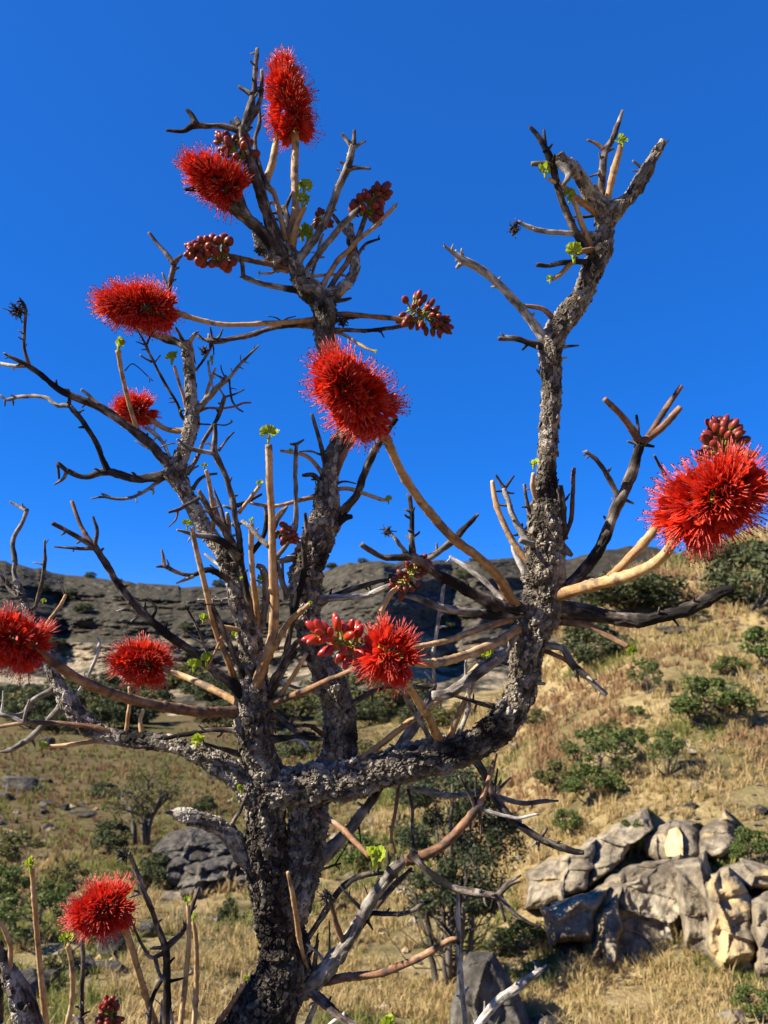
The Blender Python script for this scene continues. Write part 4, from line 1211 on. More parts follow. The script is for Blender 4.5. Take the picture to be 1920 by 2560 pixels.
dead|3|A:770,870,34 750,830,32 715,730,28 700,620,26 725,530,26 720,450,18
tan|3|A:860,1140,34 800,900,30 760,850,40 790,740,44 805,660,40 810,620,28
tan|2|A:880,1220,46 880,1100,46 910,980,50 905,800,44 910,650,44 905,580,42
tan|-3|A:890,1180,42 920,1050,36 955,970,32
dead|3|A:870,1130,44 870,1040,40 850,970,38
dead|0|A:848,985,26 780,940,16
dead|0|A:850,1000,26 790,1000,16
dead|0|A:858,980,24 890,895,16
grey|0|A:865,1055,24 800,1025,16
grey|-4|A:920,1260,56 940,1220,52 1010,1130,48 1080,1010,46 1130,880,46 1180,770,48 1210,650,44
dead|0|A:1210,665,32 1150,590,20
dead|0|A:1212,655,32 1215,570,18
dead|0|A:1212,660,26 1275,628,12
dead|-1|A:1180,775,32 1240,765,24 1300,772,14
dead|0|A:1184,765,28 1140,733,16
grey|-3|A:960,1320,40 975,1290,38 1050,1190,40 1130,1090,42 1200,1020,40 1245,975,30
bark|5|R:940,930,140 1000,900,130 1100,840,112 1220,700,100 1225,550,90 1200,400,90 1190,250,66
dead|0|R:1190,330,60 1150,300,56 1080,210,50 1010,120,30
tan|4|R:880,880,66 920,830,60 990,700,56 1080,560,60 1170,480,56 1260,380,48 1400,270,50 1520,150,46 1620,50,42
rust|5|R:960,900,72 1060,730,62 1160,590,60 1240,400,56 1290,280,60 1345,130,52
dead|2|R:1225,590,40 1330,420,38 1470,365,26
tan|3|R:820,720,34 1000,705,34 1140,712,26
pale|4|R:800,820,40 870,560,36 910,400,36 935,320,26
tan|4|R:640,430,44 680,350,36 780,290,34 900,170,26
rust|2|R:720,560,44 740,490,40 790,390,30
rust|-4|R:640,660,64 590,650,62 450,610,62 250,570,56 0,510,50 A:545,1210,24
tan|-3|R:600,680,30 500,665,28 440,690,30 360,695,22
grey|-3|R:690,850,76 500,820,62 350,790,62 220,740,62 185,720,56 175,620,52 150,525,26
char|2|R:1030,950,50 1130,945,40 1200,925,22
tan|-8|R:900,1125,62 830,1130,60 600,1150,56 400,1165,58 200,1175,52 0,1175,52 A:430,1560,30 330,1530,34 230,1495,34
dead|0|R:550,1150,24 490,1110,16 400,1095,9
dead|0|R:550,1150,24 600,1115,18 680,1095,10
rust|-5|R:990,1090,64 1060,1080,60 1200,1080,60 1400,1100,56 1659,1120,56 A:1560,1550,26
dead|3|R:1010,1230,64 1150,1225,50 1300,1230,45 1450,1220,45 1659,1190,44 A:1550,1560,24
char|-1|R:1030,1140,50 1200,1110,32 1320,1105,20
tan|-4|R:1050,1240,40 1130,1270,36 1250,1340,36 1340,1395,34 1430,1430,22
dead|0|S:420,180,34 A:250,1450,28 265,1330,34 285,1250,34
dead|0|A:280,1262,36 210,1180,26 150,1100,18
dead|0|A:280,1258,32 322,1218,18
dead|0|A:255,1400,22 220,1310,14
dead|-8|F:1440,1330,100 1400,1230,80 1280,1140,62 1130,1010,56 1000,920,60 850,790,60 740,670,52 650,530,48 560,390,46
dead|-2|F:560,395,42 430,320,34 310,255,32
rust|2|F:545,385,34 480,270,28 425,125,24
dead|0|F:560,385,30 575,300,26 550,215,20
dead|-1|F:560,405,32 440,405,24 320,395,14
pale|-1|F:840,785,38 760,765,30 690,778,12
grey|-1|F:840,790,32 775,842,14
dead|1|F:900,825,24 922,760,20 870,695,10
dead|0|F:860,790,20 860,720,12
tan|12|F:1450,1350,54 1410,1325,50 1300,1260,48 1150,1190,46 1000,1130,42 900,1095,32
rust|-28|F:1450,1375,78 1410,1370,76 1200,1375,72 900,1330,70 650,1260,68 450,1170,66 320,1080,64 190,1000,58
dead|-3|F:1420,1490,40 1250,1480,34 1100,1510,34 970,1530,30
char|-2|F:1420,1630,28 1360,1610,24 1210,1560,18
tan|-2|F:720,1545,32 540,1550,30 400,1570,30 270,1580,22
rust|-4|F:740,1550,40 640,1490,36 500,1455,34 300,1440,32 140,1440,30 -20,1465,26
grey|0|F:140,1445,26 155,1370,22 175,1300,14
pale|0|F:140,1440,26 80,1410,26 -20,1385,28
grey|-3|F:330,1230,48 200,1300,38 140,1380,36 60,1400,36 -20,1385,28
pale|0|F:10,1392,20 20,1250,10
grey|-4|F:400,1300,54 280,1430,46 180,1530,44 60,1600,36 0,1612,12
tan|0|F:745,1530,28 755,1420,28 770,1300,24 765,1225,20
tan|1|F:840,1500,32 830,1420,28 850,1360,22
pale|2|F:440,1300,28 500,1190,24 560,1080,26 590,970,24 580,935,12
dead|-2|F:190,760,34 210,750,28 250,600,28 265,480,26 265,355,14
pale|0|F:258,500,16 196,488,9
tan|-2|F:270,860,22 300,820,22 360,740,24 390,680,18
dead|0|F:388,690,14 370,640,8 345,600,5
dead|2|F:110,700,32 50,640,26 -10,530,22
dead|-5|F:1490,1260,52 1400,1060,46 1310,860,42 1250,735,32
tan|-4|F:1510,915,38 1380,880,32 1280,860,30 1225,838,22
dead|-3|F:1260,1100,24 1215,1000,22 1190,920,22 1150,830,18 1098,743,9
dead|0|F:1200,965,16 1100,905,6
tan|-2|F:1330,900,26 1230,1110,8 1215,1130,8
dead|-3|G:540,1040,50 600,1060,45 680,1130,36 800,1150,22
dead|-4|G:500,1180,54 700,1170,40 850,1180,26
dead|-4|G:880,1180,36 790,1110,32 735,1095,24
pale|-3|G:600,1180,26 720,1190,28 765,1245,16
char|-3|G:360,1270,36 300,1250,30 140,1205,18
rust|-14|J:690,330,44 650,355,38 640,362,36 700,400,40 850,510,40 1005,668,34
rust|-2|J:660,362,36 600,352,34 525,368,28
dead|-2|J:680,760,26 790,720,16 835,708,10
dead|0|J:680,740,24 775,662,12
dead|0|J:800,715,12 870,600,7
dead|0|J:940,490,14 955,600,9
dead|-1|J:600,840,30 705,830,14
tan|-10|J:640,1440,28 660,1400,24 620,1280,24 590,1150,36 560,950,34 520,760,24
grey|-8|J:600,1450,130 680,1400,122 770,1310,130 880,1160,92 970,1000,86 1060,860,80 1150,740,80 1225,675,68
rust|3|J:1215,690,70 1350,650,66 1450,590,62 Q:900,500,60 960,420,56 1010,340,40 1050,230,36 1090,80,28
dead|-1|Q:968,400,28 920,300,24 870,210,18
dead|0|Q:975,390,20 968,220,12
rust|-1|Q:990,400,28 1000,500,20 1000,565,10
pale|-2|Q:985,405,28 1100,440,26 1200,460,24 1340,440,16
dead|-7|Q:580,670,58 690,780,55 800,860,52 950,900,52 1100,925,48
dead|1|Q:1095,925,32 1160,850,26 1240,800,16
dead|0|Q:1100,925,28 1170,860,24 1235,838,14
dead|0|Q:1095,925,28 1125,1010,24 1145,1075,18
dead|-2|Q:1100,925,36 1200,1030,30 1280,1080,26 1355,1110,20
dead|-9|Q:950,80,56 980,140,52 1040,240,55 1100,370,60 1200,480,55 1320,570,52 1430,620,50 1560,660,44 1612,665,32
dead|0|Q:1355,585,30 1395,520,20
grey|0|Q:1350,585,24 1300,635,10
grey|0|Q:1345,585,24 1340,655,10
grey|4|Q:620,180,40 580,270,42 650,300,44 800,330,40 1000,315,38 1110,345,40 1250,375,34 1380,365,30 1460,360,16
dead|0|Q:1075,320,28 1100,170,14
dead|0|Q:1080,320,28 1120,235,16
dead|0|Q:1085,320,28 1130,270,20 1180,220,12
rust|-2|Q:520,240,30 510,290,26 490,450,24 470,560,22 490,670,24
dead|-1|Q:570,290,28 595,400,26 595,520,22 605,655,22
dead|0|Q:598,410,20 640,375,10
dead|-3|J:580,1200,46 630,1160,42 720,1030,44 800,900,44 900,810,42 1000,770,38 1090,765,28
rust|-3|J:870,1180,44 840,1150,40 800,1040,36 770,920,24
dead|-3|J:980,1000,38 1100,1005,34 1220,1000,32 1300,960,30 1375,925,16
dead|0|J:975,1000,28 900,920,24 830,840,10
dead|0|J:1015,940,18 970,830,10
dead|0|J:985,1040,24 1025,1102,9
dead|3|J:900,1140,60 1050,950,50 1150,840,44 1255,735,20
dead|1|J:1130,800,30 1115,700,24 1112,635,18
rust|-8|J:600,1440,60 700,1420,56 850,1385,56 1050,1360,52 1200,1310,50 1350,1240,46 1480,1160,40 1525,1150,22
pale|6|J:300,2300,90 900,2250,70 1400,2050,50 1575,1800,40 1570,1659,38 1540,1300,40 1530,1100,36 1530,850,26
dead|0|J:1535,1180,34 1490,1130,26 1425,1055,14
pale|-10|J:350,2200,100 1000,2150,70 1500,1900,64 Q:1010,1659,60 1100,1550,62 1220,1460,60 1300,1400,50 1362,1356,34
dead|-8|J:600,1400,100 700,1500,72 800,1590,60 900,1659,56 1000,1760,44
pale|3|J:660,1480,44 690,1520,42 650,1620,40 600,1760,36
pale|0|J:860,1600,28 770,1659,24 700,1740,20
rust|-4|I:1230,1800,44 1290,1659,40 1380,1530,34 1450,1420,26
dead|-2|J:670,1380,44 690,1220,30 697,1125,14
dead|1|J:760,1310,24 770,1200,16 765,1050,11
pale|-1|J:760,1330,28 700,1240,24 630,1185,16
dead|-1|J:630,1280,26 705,1165,12
dead|-2|I:1360,500,30 1420,400,28 1450,330,24 1475,255,14
dead|-3|J:290,350,30 330,440,26 400,490,24 500,480,18
"""
SHOOTS = """
bark|0|^ I:260,2000,140 200,1750,124 150,1640,112 70,1400,100 0,1260,92 -80,1120,80
dead|0|I:230,1900,80 240,1700,66 150,1440,58 40,1290,46
tan|-2|I:60,1360,36 60,1200,30 30,1110,28 -10,1040,24
tan|-6|^ I:290,1800,46 270,1659,44 250,1450,40 225,1200,36 205,950,34 190,735,34
tan|-3|^ I:370,1800,38 400,1659,36 430,1500,34 425,1320,34 400,1190,30
dead|0|^ I:490,1800,38 485,1659,36 485,1450,34 490,1250,32 485,1085,26
dead|0|I:485,1180,22 435,1220,12
tan|-10|^ I:960,1800,46 920,1659,44 860,1480,44 800,1280,44 740,1090,44 680,970,34
dead|0|^ I:995,1820,64 990,1659,60 990,1450,56 985,1210,50
dead|-3|I:985,1210,46 930,1080,40 880,930,38 850,870,36 810,760,34 765,640,24
dead|3|I:985,1205,42 1080,1110,36 1140,960,30 1180,848,18
dead|0|I:855,880,28 795,870,12
grey|0|I:855,880,26 885,832,10
pale|0|I:850,880,18 765,912,6
dead|0|I:980,1205,32 890,1210,18
dead|-2|I:985,1230,32 900,1265,28 840,1190,22 800,1100,18 785,1060,9
grey|-2|I:920,1260,28 940,1350,28 965,1400,24
dead|3|^ I:870,1800,38 880,1659,36 900,1520,32 970,1370,28
dead|0|I:990,1410,28 1085,1388,14
tan|2|^ I:1050,1800,40 1070,1659,38 1100,1400,36 1120,1150,32 1115,955,24
tan|-2|^ I:1140,1800,40 1150,1659,38 1165,1400,36 1160,1150,30 1145,1055,22
pale|0|^ I:950,1800,28 955,1659,24 960,1515,12
pale|0|^ I:480,1800,28 470,1650,24 432,1605,12
dead|-4|^ I:-20,1800,56 -5,1659,52 0,1480,44 -40,1300,40
dead|-2|I:110,1650,34 160,1550,20 175,1540,12
tan|-3|^ I:650,1860,30 648,1790,30 645,1700,28
grey|1|^ I:1020,1800,36 1015,1659,32 1010,1560,14
"""

def parse(line):
    kind, dz, pts = line.split('|')
    ground = pts.startswith('^')
    out = []; crop = None
    for tok in pts.replace('^', '').split():
        if ':' in tok: crop, tok = tok.split(':')
        f = [float(x) for x in tok.split(',')]
        x0, y0, s = CROP[crop]; k = s / 1659.0
        out.append([x0 + f[0] * k, y0 + f[1] * k, f[2] * k])
    return kind, float(dz) / 100.0, np.array(out), ground

D0 = 1.50
SAMP = {}          # per tree: centre-line samples (px, py, radius px, depth)
TIPS = {}
def near_depth(tree, x, y):
    S = np.array(SAMP[tree])
    d = np.hypot(S[:, 0] - x, S[:, 1] - y) - S[:, 2]
    k = int(np.argmin(d)); return S[k, 3], d[k]
def tip_depth(tree, x, y):
    S = np.array(TIPS[tree]); d = np.hypot(S[:, 0] - x, S[:, 1] - y); k = int(np.argmin(d))
    if d[k] > 60: return near_depth(tree, x, y)[0]
    return S[k, 2]

PARTNAME = {'bark': 'limb', 'dead': 'twig', 'char': 'twig', 'grey': 'twig', 'pale': 'twig', 'tan': 'shoot', 'rust': 'shoot'}

def build_branch(tree, parent, line, idx, d0, groundpt):
    kind, dz, P, ground = parse(line)
    r = np.random.default_rng(1000 + idx)
    if ground or not SAMP[tree]: base_d = d0 + (r.uniform(-.05, .05) if tree == 'shoots' and idx else 0)
    else:
        base_d, gap = near_depth(tree, P[0, 0], P[0, 1])
        if gap > 14: print("LOOSE", tree, idx, line[:60], round(gap, 1))
    seg = np.concatenate([[0], np.cumsum(np.hypot(*np.diff(P[:, :2], axis=0).T))]); f = seg / seg[-1]
    dep = base_d + dz * f
    W = np.array([pix_at(a, b, c) for (a, b, _), c in zip(P, dep)])
    rad = P[:, 2] / 2 * dep / FPX * {'bark': .94, 'tan': .86, 'rust': .84}.get(kind, .80)
    Q4 = np.c_[W, rad]
    if ground:
        g = np.array(groundpt); top = W[0]
        if tree == 'tree':
            pre = [[g[0], g[1], g[2] - .12, rad[0] * 1.35], [*(g * .7 + top * .3), rad[0] * 1.08], [*(g * .35 + top * .65), rad[0]]]
        else:
            j = np.array([r.normal(0, .05), r.normal(0, .05), 0])
            pre = [[*(g + j * .4 + np.array([0, 0, -.1])), rad[0] * 1.3], [*(g * .5 + top * .5 + j * .5), rad[0] * 1.1]]
        Q4 = np.vstack([pre, Q4])
    L = np.sqrt((np.diff(Q4[:, :3], axis=0) ** 2).sum(1)).sum()
    rough = kind == 'bark'
    step = 0.0020 if rough else 0.004
    n = max(8, int(L / step))
    C4 = catmull(Q4, n)
    C = C4[:, :3]; rd = np.maximum(C4[:, 3], 0.0006)
    # small wander of the axis
    s = np.linspace(0, L, n)
    ph = np.stack([s / 0.03 + idx * 3.1, np.full(n, idx * 1.7), np.zeros(n)], 1)
    am = {'bark': .0012, 'dead': .0016, 'char': .0014, 'grey': .0016, 'pale': .0014, 'tan': .0006, 'rust': .0008}[kind]
    env = np.minimum(1, np.minimum(np.arange(n), np.arange(n)[::-1]) / 6.0)
    C = C + np.stack([fbm(ph, 2, 1), fbm(ph, 2, 2), fbm(ph, 2, 3)], 1) * (am * env)[:, None]
    # node swellings and taper noise
    rd = rd * (1 + ({'tan': .10, 'rust': .12}.get(kind, .14)) * fbm(np.stack([s / 0.018, np.full(n, idx * 5.5), np.zeros(n)], 1), 2, 5))
    if kind in ('tan', 'rust'):
        for _ in range(int(L / .022)):
            c0 = r.uniform(0, L); rd = rd * (1 + r.uniform(.06, .2) * np.exp(-((s - c0) / .0025) ** 2))
        rd = rd * (1 + .25 * np.exp(-(s / .012)))
    else:
        rd = rd * (1 + .3 * np.exp(-(s / (rd[0] * 1.2 + .004))))
    mx = rd.max()
    nseg = int(np.clip(2 * np.pi * mx / (0.0021 if rough else 0.0022), 7, 130))
    V, Q, F, S, TH, N, RR = tube_arrays(C, rd, nseg, 0.15 if kind not in ('tan', 'rust') else .4)
    rm = np.maximum(RR, .004)
    p = np.stack([np.cos(TH) * rm, np.sin(TH) * rm, S], 1) + idx * 0.37
    if rough:
        wp = p / 0.011 + 0.7 * np.stack([fbm(p / .012, 2, 51), fbm(p / .012, 2, 52), fbm(p / .012, 2, 53)], 1)
        f1, f2, cid, off = worley(wp * np.array([1, 1, .5]), 8, True)
        f1b, f2b, cidb, offb = worley(wp * np.array([2.3, 2.3, 1.0]) + 9, 18, True)
        lump = fbm(p / .035, 3, 61)
        h = sstep(0.0, 0.14, f2 - f1) * (0.25 + 0.75 * cid) + np.where(cid > .5, .55, -.45) * off
        hb = sstep(0.0, 0.16, f2b - f1b) * cidb + .5 * offb
        amp = np.clip(RR * .17, .0012, .0055)
        disp = amp * (1.15 * (h - .45) + .7 * (hb - .35) + .9 * lump + .35 * fbm(p / .0035, 2, 71))
        V = V + N * disp[:, None]
        # overlapping flakes: lift along the axis a little
        tone = .15 + .55 * cid + .3 * cidb + .25 * lump
        if idx == 0: tone = tone - .34 * sstep(-1.2, -.45, V[:, 2]) * (1 - sstep(-.33, -.2, V[:, 2]))     # shade under the limbs and charring, both put into the trunk's tone
        tone = np.clip(tone + .22 * sstep(.026, .012, RR), 0, 1)      # younger bark on thin limbs is paler
    else:
        f1, f2, cid = worley(p * np.array([220, 220, 55]), 8)
        k = {'tan': .03, 'rust': .05, 'dead': .16, 'char': .2, 'grey': .17, 'pale': .14}[kind]
        V = V + N * (RR * k * ((cid - .5) * 1.2 + .8 * fbm(p / .008, 2, 61)))[:, None]
        tone = np.clip(.5 + .45 * (cid - .5) + .35 * fbm(p / .02, 2, 63), 0, 1)
        if kind in ('tan', 'rust'): tone = np.clip(.5 + .3 * fbm(p * np.array([60, 60, 25]), 3, 64) + .3 * fbm(p * np.array([300, 300, 28]), 2, 65) - .35 * np.exp(-S / (.3 * L)) + .12, 0, 1)
    acc = Acc(); acc.add(V, Q, F, tone)
    # short broken spurs
    if kind in ('dead', 'grey', 'char', 'pale') and L > .06:
        for _ in range(r.poisson(L / .055)):
            k = r.integers(int(n * .15), n)
            if rd[k] > .012: continue
            T, NN, BB = frames(C[max(0, k - 1):k + 2] if k < n - 1 else C[-3:])
            a = r.uniform(0, 2 * np.pi); d = NN[1] * math.cos(a) + BB[1] * math.sin(a) + T[1] * r.uniform(.1, .8)
            d /= np.linalg.norm(d); l = r.uniform(.006, .016) + rd[k]
            c = catmull([C[k], C[k] + d * l * .6 + r.normal(0, .0008, 3), C[k] + d * l + r.normal(0, .0015, 3)], 6)
            r0 = min(rd[k] * .55, .003)
            v, q, t, *_ = tube_arrays(c, np.linspace(r0 * 1.2, r0 * .55, 6), 6, .3)
            v = v + r.normal(0, .0003, v.shape)
            acc.add(v, q, t, r.uniform(.3, .7))
    if rough:      # curled bark flakes standing off the surface
        T, NN, BB = frames(C)
        fl = int(L * np.median(rd) * 2 * np.pi / (.016 ** 2))
        ks = r.integers(4, n - 2, fl); an = r.uniform(0, 2 * np.pi, fl)
        for k, a in zip(ks, an):
            if rd[k] < .006: continue
            nn = NN[k] * math.cos(a) + BB[k] * math.sin(a); tt = T[k] * r.choice([-1, 1]); bb = np.cross(nn, tt)
            l = r.uniform(.006, .016); w = r.uniform(.002, .0055); o = C[k] + nn * rd[k] * 1.0
            lift = r.uniform(.2, .9) * min(rd[k] * .16, .004)
            mid = o + tt * l * .5 + nn * (lift * .55 + .0008); end = o + tt * l + nn * (lift + .0012)
            g = np.array([o - bb * w, o + bb * w, mid + bb * w * r.uniform(.8, 1.3), mid - bb * w * r.uniform(.8, 1.3), end + bb * w * r.uniform(.3, .9), end - bb * w * r.uniform(.3, .9)])
            g = g + r.normal(0, .0005, g.shape)
            g2 = g - nn * .0014
            vv = np.vstack([g, g2])
            qq = np.array([[0, 1, 2, 3], [3, 2, 4, 5], [7, 6, 9, 8], [8, 9, 11, 10], [0, 3, 9, 6], [3, 5, 11, 9], [2, 1, 7, 8], [4, 2, 8, 10], [5, 4, 10, 11]])
            acc.add(vv, qq, None, float(np.clip(r.normal(.5 if idx else .36, .15), 0, 1)))
    if rough and acc.n > len(V):
        pass
    name = PARTNAME[kind] if not (idx == 0 and tree == 'tree') else 'trunk'
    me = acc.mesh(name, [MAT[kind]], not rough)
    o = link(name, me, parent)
    # record samples for the children
    m = max(4, int(seg[-1] / 6)); u = np.linspace(0, 1, m)
    pc = catmull(np.c_[P[:, 0], P[:, 1], np.zeros(len(P)), P[:, 2] / 2, dep], m)
    SAMP[tree] += [(a[0], a[1], a[3], a[4]) for a in pc]
    TIPS[tree].append((P[-1, 0], P[-1, 1], dep[-1]))
    return o

def crop_pt(s):
    c, t = s.split(':'); f = [float(x) for x in t.split(',')]
    x0, y0, sz = CROP[c]; k = sz / 1659.0
    return [x0 + f[0] * k, y0 + f[1] * k] + [v * k for v in f[2:]]

tb = pix_at(*crop_pt('J:300,1900')[:2], D0); tb = np.array([tb[0] - .06, tb[1] + .02, 0]); tb[2] = height([tb[:2]])[0]
tree = empty("bottlebrush_tree", tb, "gnarled leafless bottlebrush tree with corky dark bark, tan shoots and red flower heads", "tree")
SAMP['tree'] = []; TIPS['tree'] = []
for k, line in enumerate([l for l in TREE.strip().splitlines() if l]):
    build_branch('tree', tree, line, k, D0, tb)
sb = pix_at(*crop_pt('I:600,1800')[:2], D0); sb = np.array([sb[0] - .02, sb[1] + .15, 0]); sb[2] = height([sb[:2]])[0]
shoots = empty("bottlebrush_tree", sb, "smaller bottlebrush of upright shoots with one round red head, left of the thick trunk", "tree")
SAMP['shoots'] = []; TIPS['shoots'] = []
for k, line in enumerate([l for l in SHOOTS.strip().splitlines() if l]):
    build_branch('shoots', shoots, line, 500 + k, D0 + .0, sb)

# ------------------------------------------------------------------ flower parts
def rotz_to(d):
    return Vector(d).to_track_quat('Z', 'Y').to_matrix().to_4x4()

def floret_mesh(seed):
    """one flower, unit length along +Z: stalk, cup of five petals, ten long stamens with dark tips"""
    r = np.random.default_rng(seed); a = Acc()
    c = catmull([[0, 0, 0], [0.01, 0.0, .15], [0, 0, .32]], 5)
    v, q, t, *_ = tube_arrays(c, np.linspace(.016, .03, 5), 5); a.add(v, q, t, .5, 0)
    for k in range(5):
        th = 2 * np.pi * k / 5 + r.normal(0, .15); op = r.uniform(.75, 1.3)
        rows = []
        for z, rad, w in ((.30, .03, .03), (.40, .11 * op, .10), (.53, .16 * op, .125), (.65, .19 * op, .095), (.71, .22 * op, .03)):
            ce = np.array([math.cos(th), math.sin(th), 0]) * rad + np.array([0, 0, z]); sd = np.array([-math.sin(th), math.cos(th), 0]) * w
            inn = -np.array([math.cos(th), math.sin(th), 0]) * w * .35
            rows += [ce - sd + inn, ce, ce + sd + inn]
        V = np.array(rows) + r.normal(0, .004, (15, 3))
        q = []
        for i in range(4):
            for j in range(2):
                b = i * 3 + j; q.append([b, b + 1, b + 4, b + 3])
        a.add(V, np.array(q), None, np.clip(np.linspace(.1, 1, 15) + r.normal(0, .1), 0, 1), 1)
    for k in range(11):
        th = 2 * np.pi * k / 11 + r.normal(0, .25); L = r.uniform(.84, 1.05); sp = r.uniform(.06, .26)
        e = np.array([math.cos(th) * sp, math.sin(th) * sp, L])
        c = catmull([[math.cos(th) * .03, math.sin(th) * .03, .36], [math.cos(th) * sp * .4, math.sin(th) * sp * .4, .62], e + r.normal(0, .02, 3)], 6)
        v, q, t, *_ = tube_arrays(c, np.linspace(.0105, .007, 6), 4)
        a.add(v, q, t, np.concatenate([np.repeat(np.linspace(.2, 1.0, 6), 4), [.2, 1.0]]), 2)
        d = c[-1] - c[-2]; d /= np.linalg.norm(d)
        v, q, t, *_ = tube_arrays(np.array([c[-1] - d * .004, c[-1] + d * .006, c[-1] + d * .018, c[-1] + d * .026]), np.array([.008, .0145, .0145, .006]), 5)
        a.add(v, q, t, r.uniform(0, 1), 3)
    return a

FLO_ACC = [floret_mesh(s) for s in (1, 2, 3, 4)]
FLO_MATS = [MAT['pedicel'], MAT['petal'], MAT['stamen'], MAT['anther']]
FLO_MESH = [a.mesh("floret", FLO_MATS) for a in FLO_ACC]

def bud_mesh(name, mat, ped=1.0, asp=1.5):
    """unit bud: stalk from the origin along +Z, bud of length asp on its end"""
    a = Acc()
    v, q, t, *_ = tube_arrays(catmull([[0, 0, 0], [.06, 0, ped * .5], [0, 0, ped + .1]], 6), np.linspace(.13, .17, 6), 6); a.add(v, q, t, .6, 0)
    z = np.linspace(0, 1, 9); pr = .5 * np.sqrt(np.clip(1 - (2 * z - 1) ** 2, 0.003, 1)) * (1.1 - .25 * z)
    C = np.stack([np.zeros(9), np.zeros(9), ped + z * asp], 1)
    v, q, t, S, *_ = tube_arrays(C, pr, 12, .05); a.add(v, q, t, S / asp, 1)
    return a.mesh(name, [MAT['pedicel'], MAT[mat]])
BUD_S = bud_mesh("bud", 'bud', 1.1, 1.25)
BUD_L = bud_mesh("bud", 'bigbud', .9, 1.7)

FCOUNT = [0]
def head(parent, tname, b, t, rout, dz, n, single, seed, phi0=118, phi1=15, buds=0, budpx=0, skip=None, name="flower_head", u0=0.0):
    """b: base point, t: tip of the axis (crop strings), rout: crop 'X:r' outer radius"""
    r = np.random.default_rng(seed)
    bp = crop_pt(b); tp = crop_pt(t); c, rv = rout.split(':'); rpx = float(rv) * CROP[c][2] / 1659.0
    d = tip_depth(tname, bp[0], bp[1])
    B = pix_at(bp[0], bp[1], d); Tt = pix_at(tp[0], tp[1], d + dz / 100.0)
    Rm = rpx * (d + dz / 200.0) / FPX
    ax = Tt - B; L = np.linalg.norm(ax); ax /= L
    x = np.cross(ax, [0.3, 0.2, 1]); x /= np.linalg.norm(x); y = np.cross(ax, x)
    acc = Acc(); v, q, tt, *_ = tube_arrays(catmull([B - ax * .004, B + ax * L * .5, Tt], 8), np.linspace(.0036, .0018, 8), 7); acc.add(v, q, tt, .5)
    h = link(name, acc.mesh(name, [MAT['pedicel']]), parent)
    big = Acc()
    for i in range(n):
        u = u0 + (1 - u0) * (i + .5) / n; th = i * 2.39996 + r.normal(0, .15)
        phi = R(phi0 + (phi1 - phi0) * u ** 1.25 + r.normal(0, 7))
        dr = ax * math.cos(phi) + (x * math.cos(th) + y * math.sin(th)) * math.sin(phi)
        P = B + ax * L * u
        sc = Rm * r.uniform(.88, 1.08)
        if buds and u > 1 - buds / n and skip != 'nobud':
            bs = budpx * d / FPX
            o = link("bud", BUD_L, h); o.matrix_world = Matrix.Translation(P) @ rotz_to(dr) @ Matrix.Scale(bs, 4)
            continue
        M = Matrix.Translation(P) @ rotz_to(dr) @ Matrix.Rotation(r.uniform(0, 6.28), 4, 'Z') @ Matrix.Scale(sc, 4)
        if single:
            o = link("floret", FLO_MESH[i % 4], h); o.matrix_world = M
            FCOUNT[0] += 1
        else:
            A = FLO_ACC[i % 4]; Mn = np.array(M); off = big.n
            V = np.vstack(A.v); V = V @ Mn[:3, :3].T + Mn[:3, 3]
            big.v.append(V); big.a.append(np.concatenate(A.a)); big.n += len(V)
            big.q += [q + off for q in A.q]; big.mq += A.mq; big.t += [q + off for q in A.t]; big.mt += A.mt
    if not single and big.n:
        o = link("florets", big.mesh("florets", FLO_MATS), h); o["kind"] = "stuff"
    return h

def buds(parent, tname, b, t, rpx, budpx, dz, n, seed, big=False, phi=(125, 20), label=None):
    r = np.random.default_rng(seed)
    bp = crop_pt(b); tp = crop_pt(t); c, rv = rpx.split(':'); Rp = float(rv) * CROP[c][2] / 1659.0; bpx = budpx * CROP[c][2] / 1659.0
    d = tip_depth(tname, bp[0], bp[1])
    B = pix_at(bp[0], bp[1], d); Tt = pix_at(tp[0], tp[1], d + dz / 100.0); u_ = d / FPX
    ax = Tt - B; L = np.linalg.norm(ax); ax /= L
    x = np.cross(ax, [0.3, 0.2, 1]); x /= np.linalg.norm(x); y = np.cross(ax, x)
    acc = Acc(); v, q, tt, *_ = tube_arrays(catmull([B - ax * .004, B + ax * L * .5, Tt], 8), np.linspace(.0032, .0014, 8), 7); acc.add(v, q, tt, .5)
    h = link("bud_cluster", acc.mesh("bud_cluster", [MAT['pedicel']]), parent)
    for i in range(n):
        u = (i + .5) / n; th = i * 2.39996 + r.normal(0, .2); ph = R(phi[0] + (phi[1] - phi[0]) * u + r.normal(0, 9))
        dr = ax * math.cos(ph) + (x * math.cos(th) + y * math.sin(th)) * math.sin(ph)
        ln = Rp * u_ * r.uniform(.8, 1.1) * (1.0 - .25 * u); bs = bpx * u_ * r.uniform(.8, 1.15) * (1 - .25 * u)
        o = link("bud", BUD_L if big else BUD_S, h)
        ped = max(ln - bs * 1.3, bs * .3)
        o.matrix_world = Matrix.Translation(B + ax * L * u) @ rotz_to(dr) @ Matrix.Diagonal((bs, bs, ln / 2.35, 1))
    return h

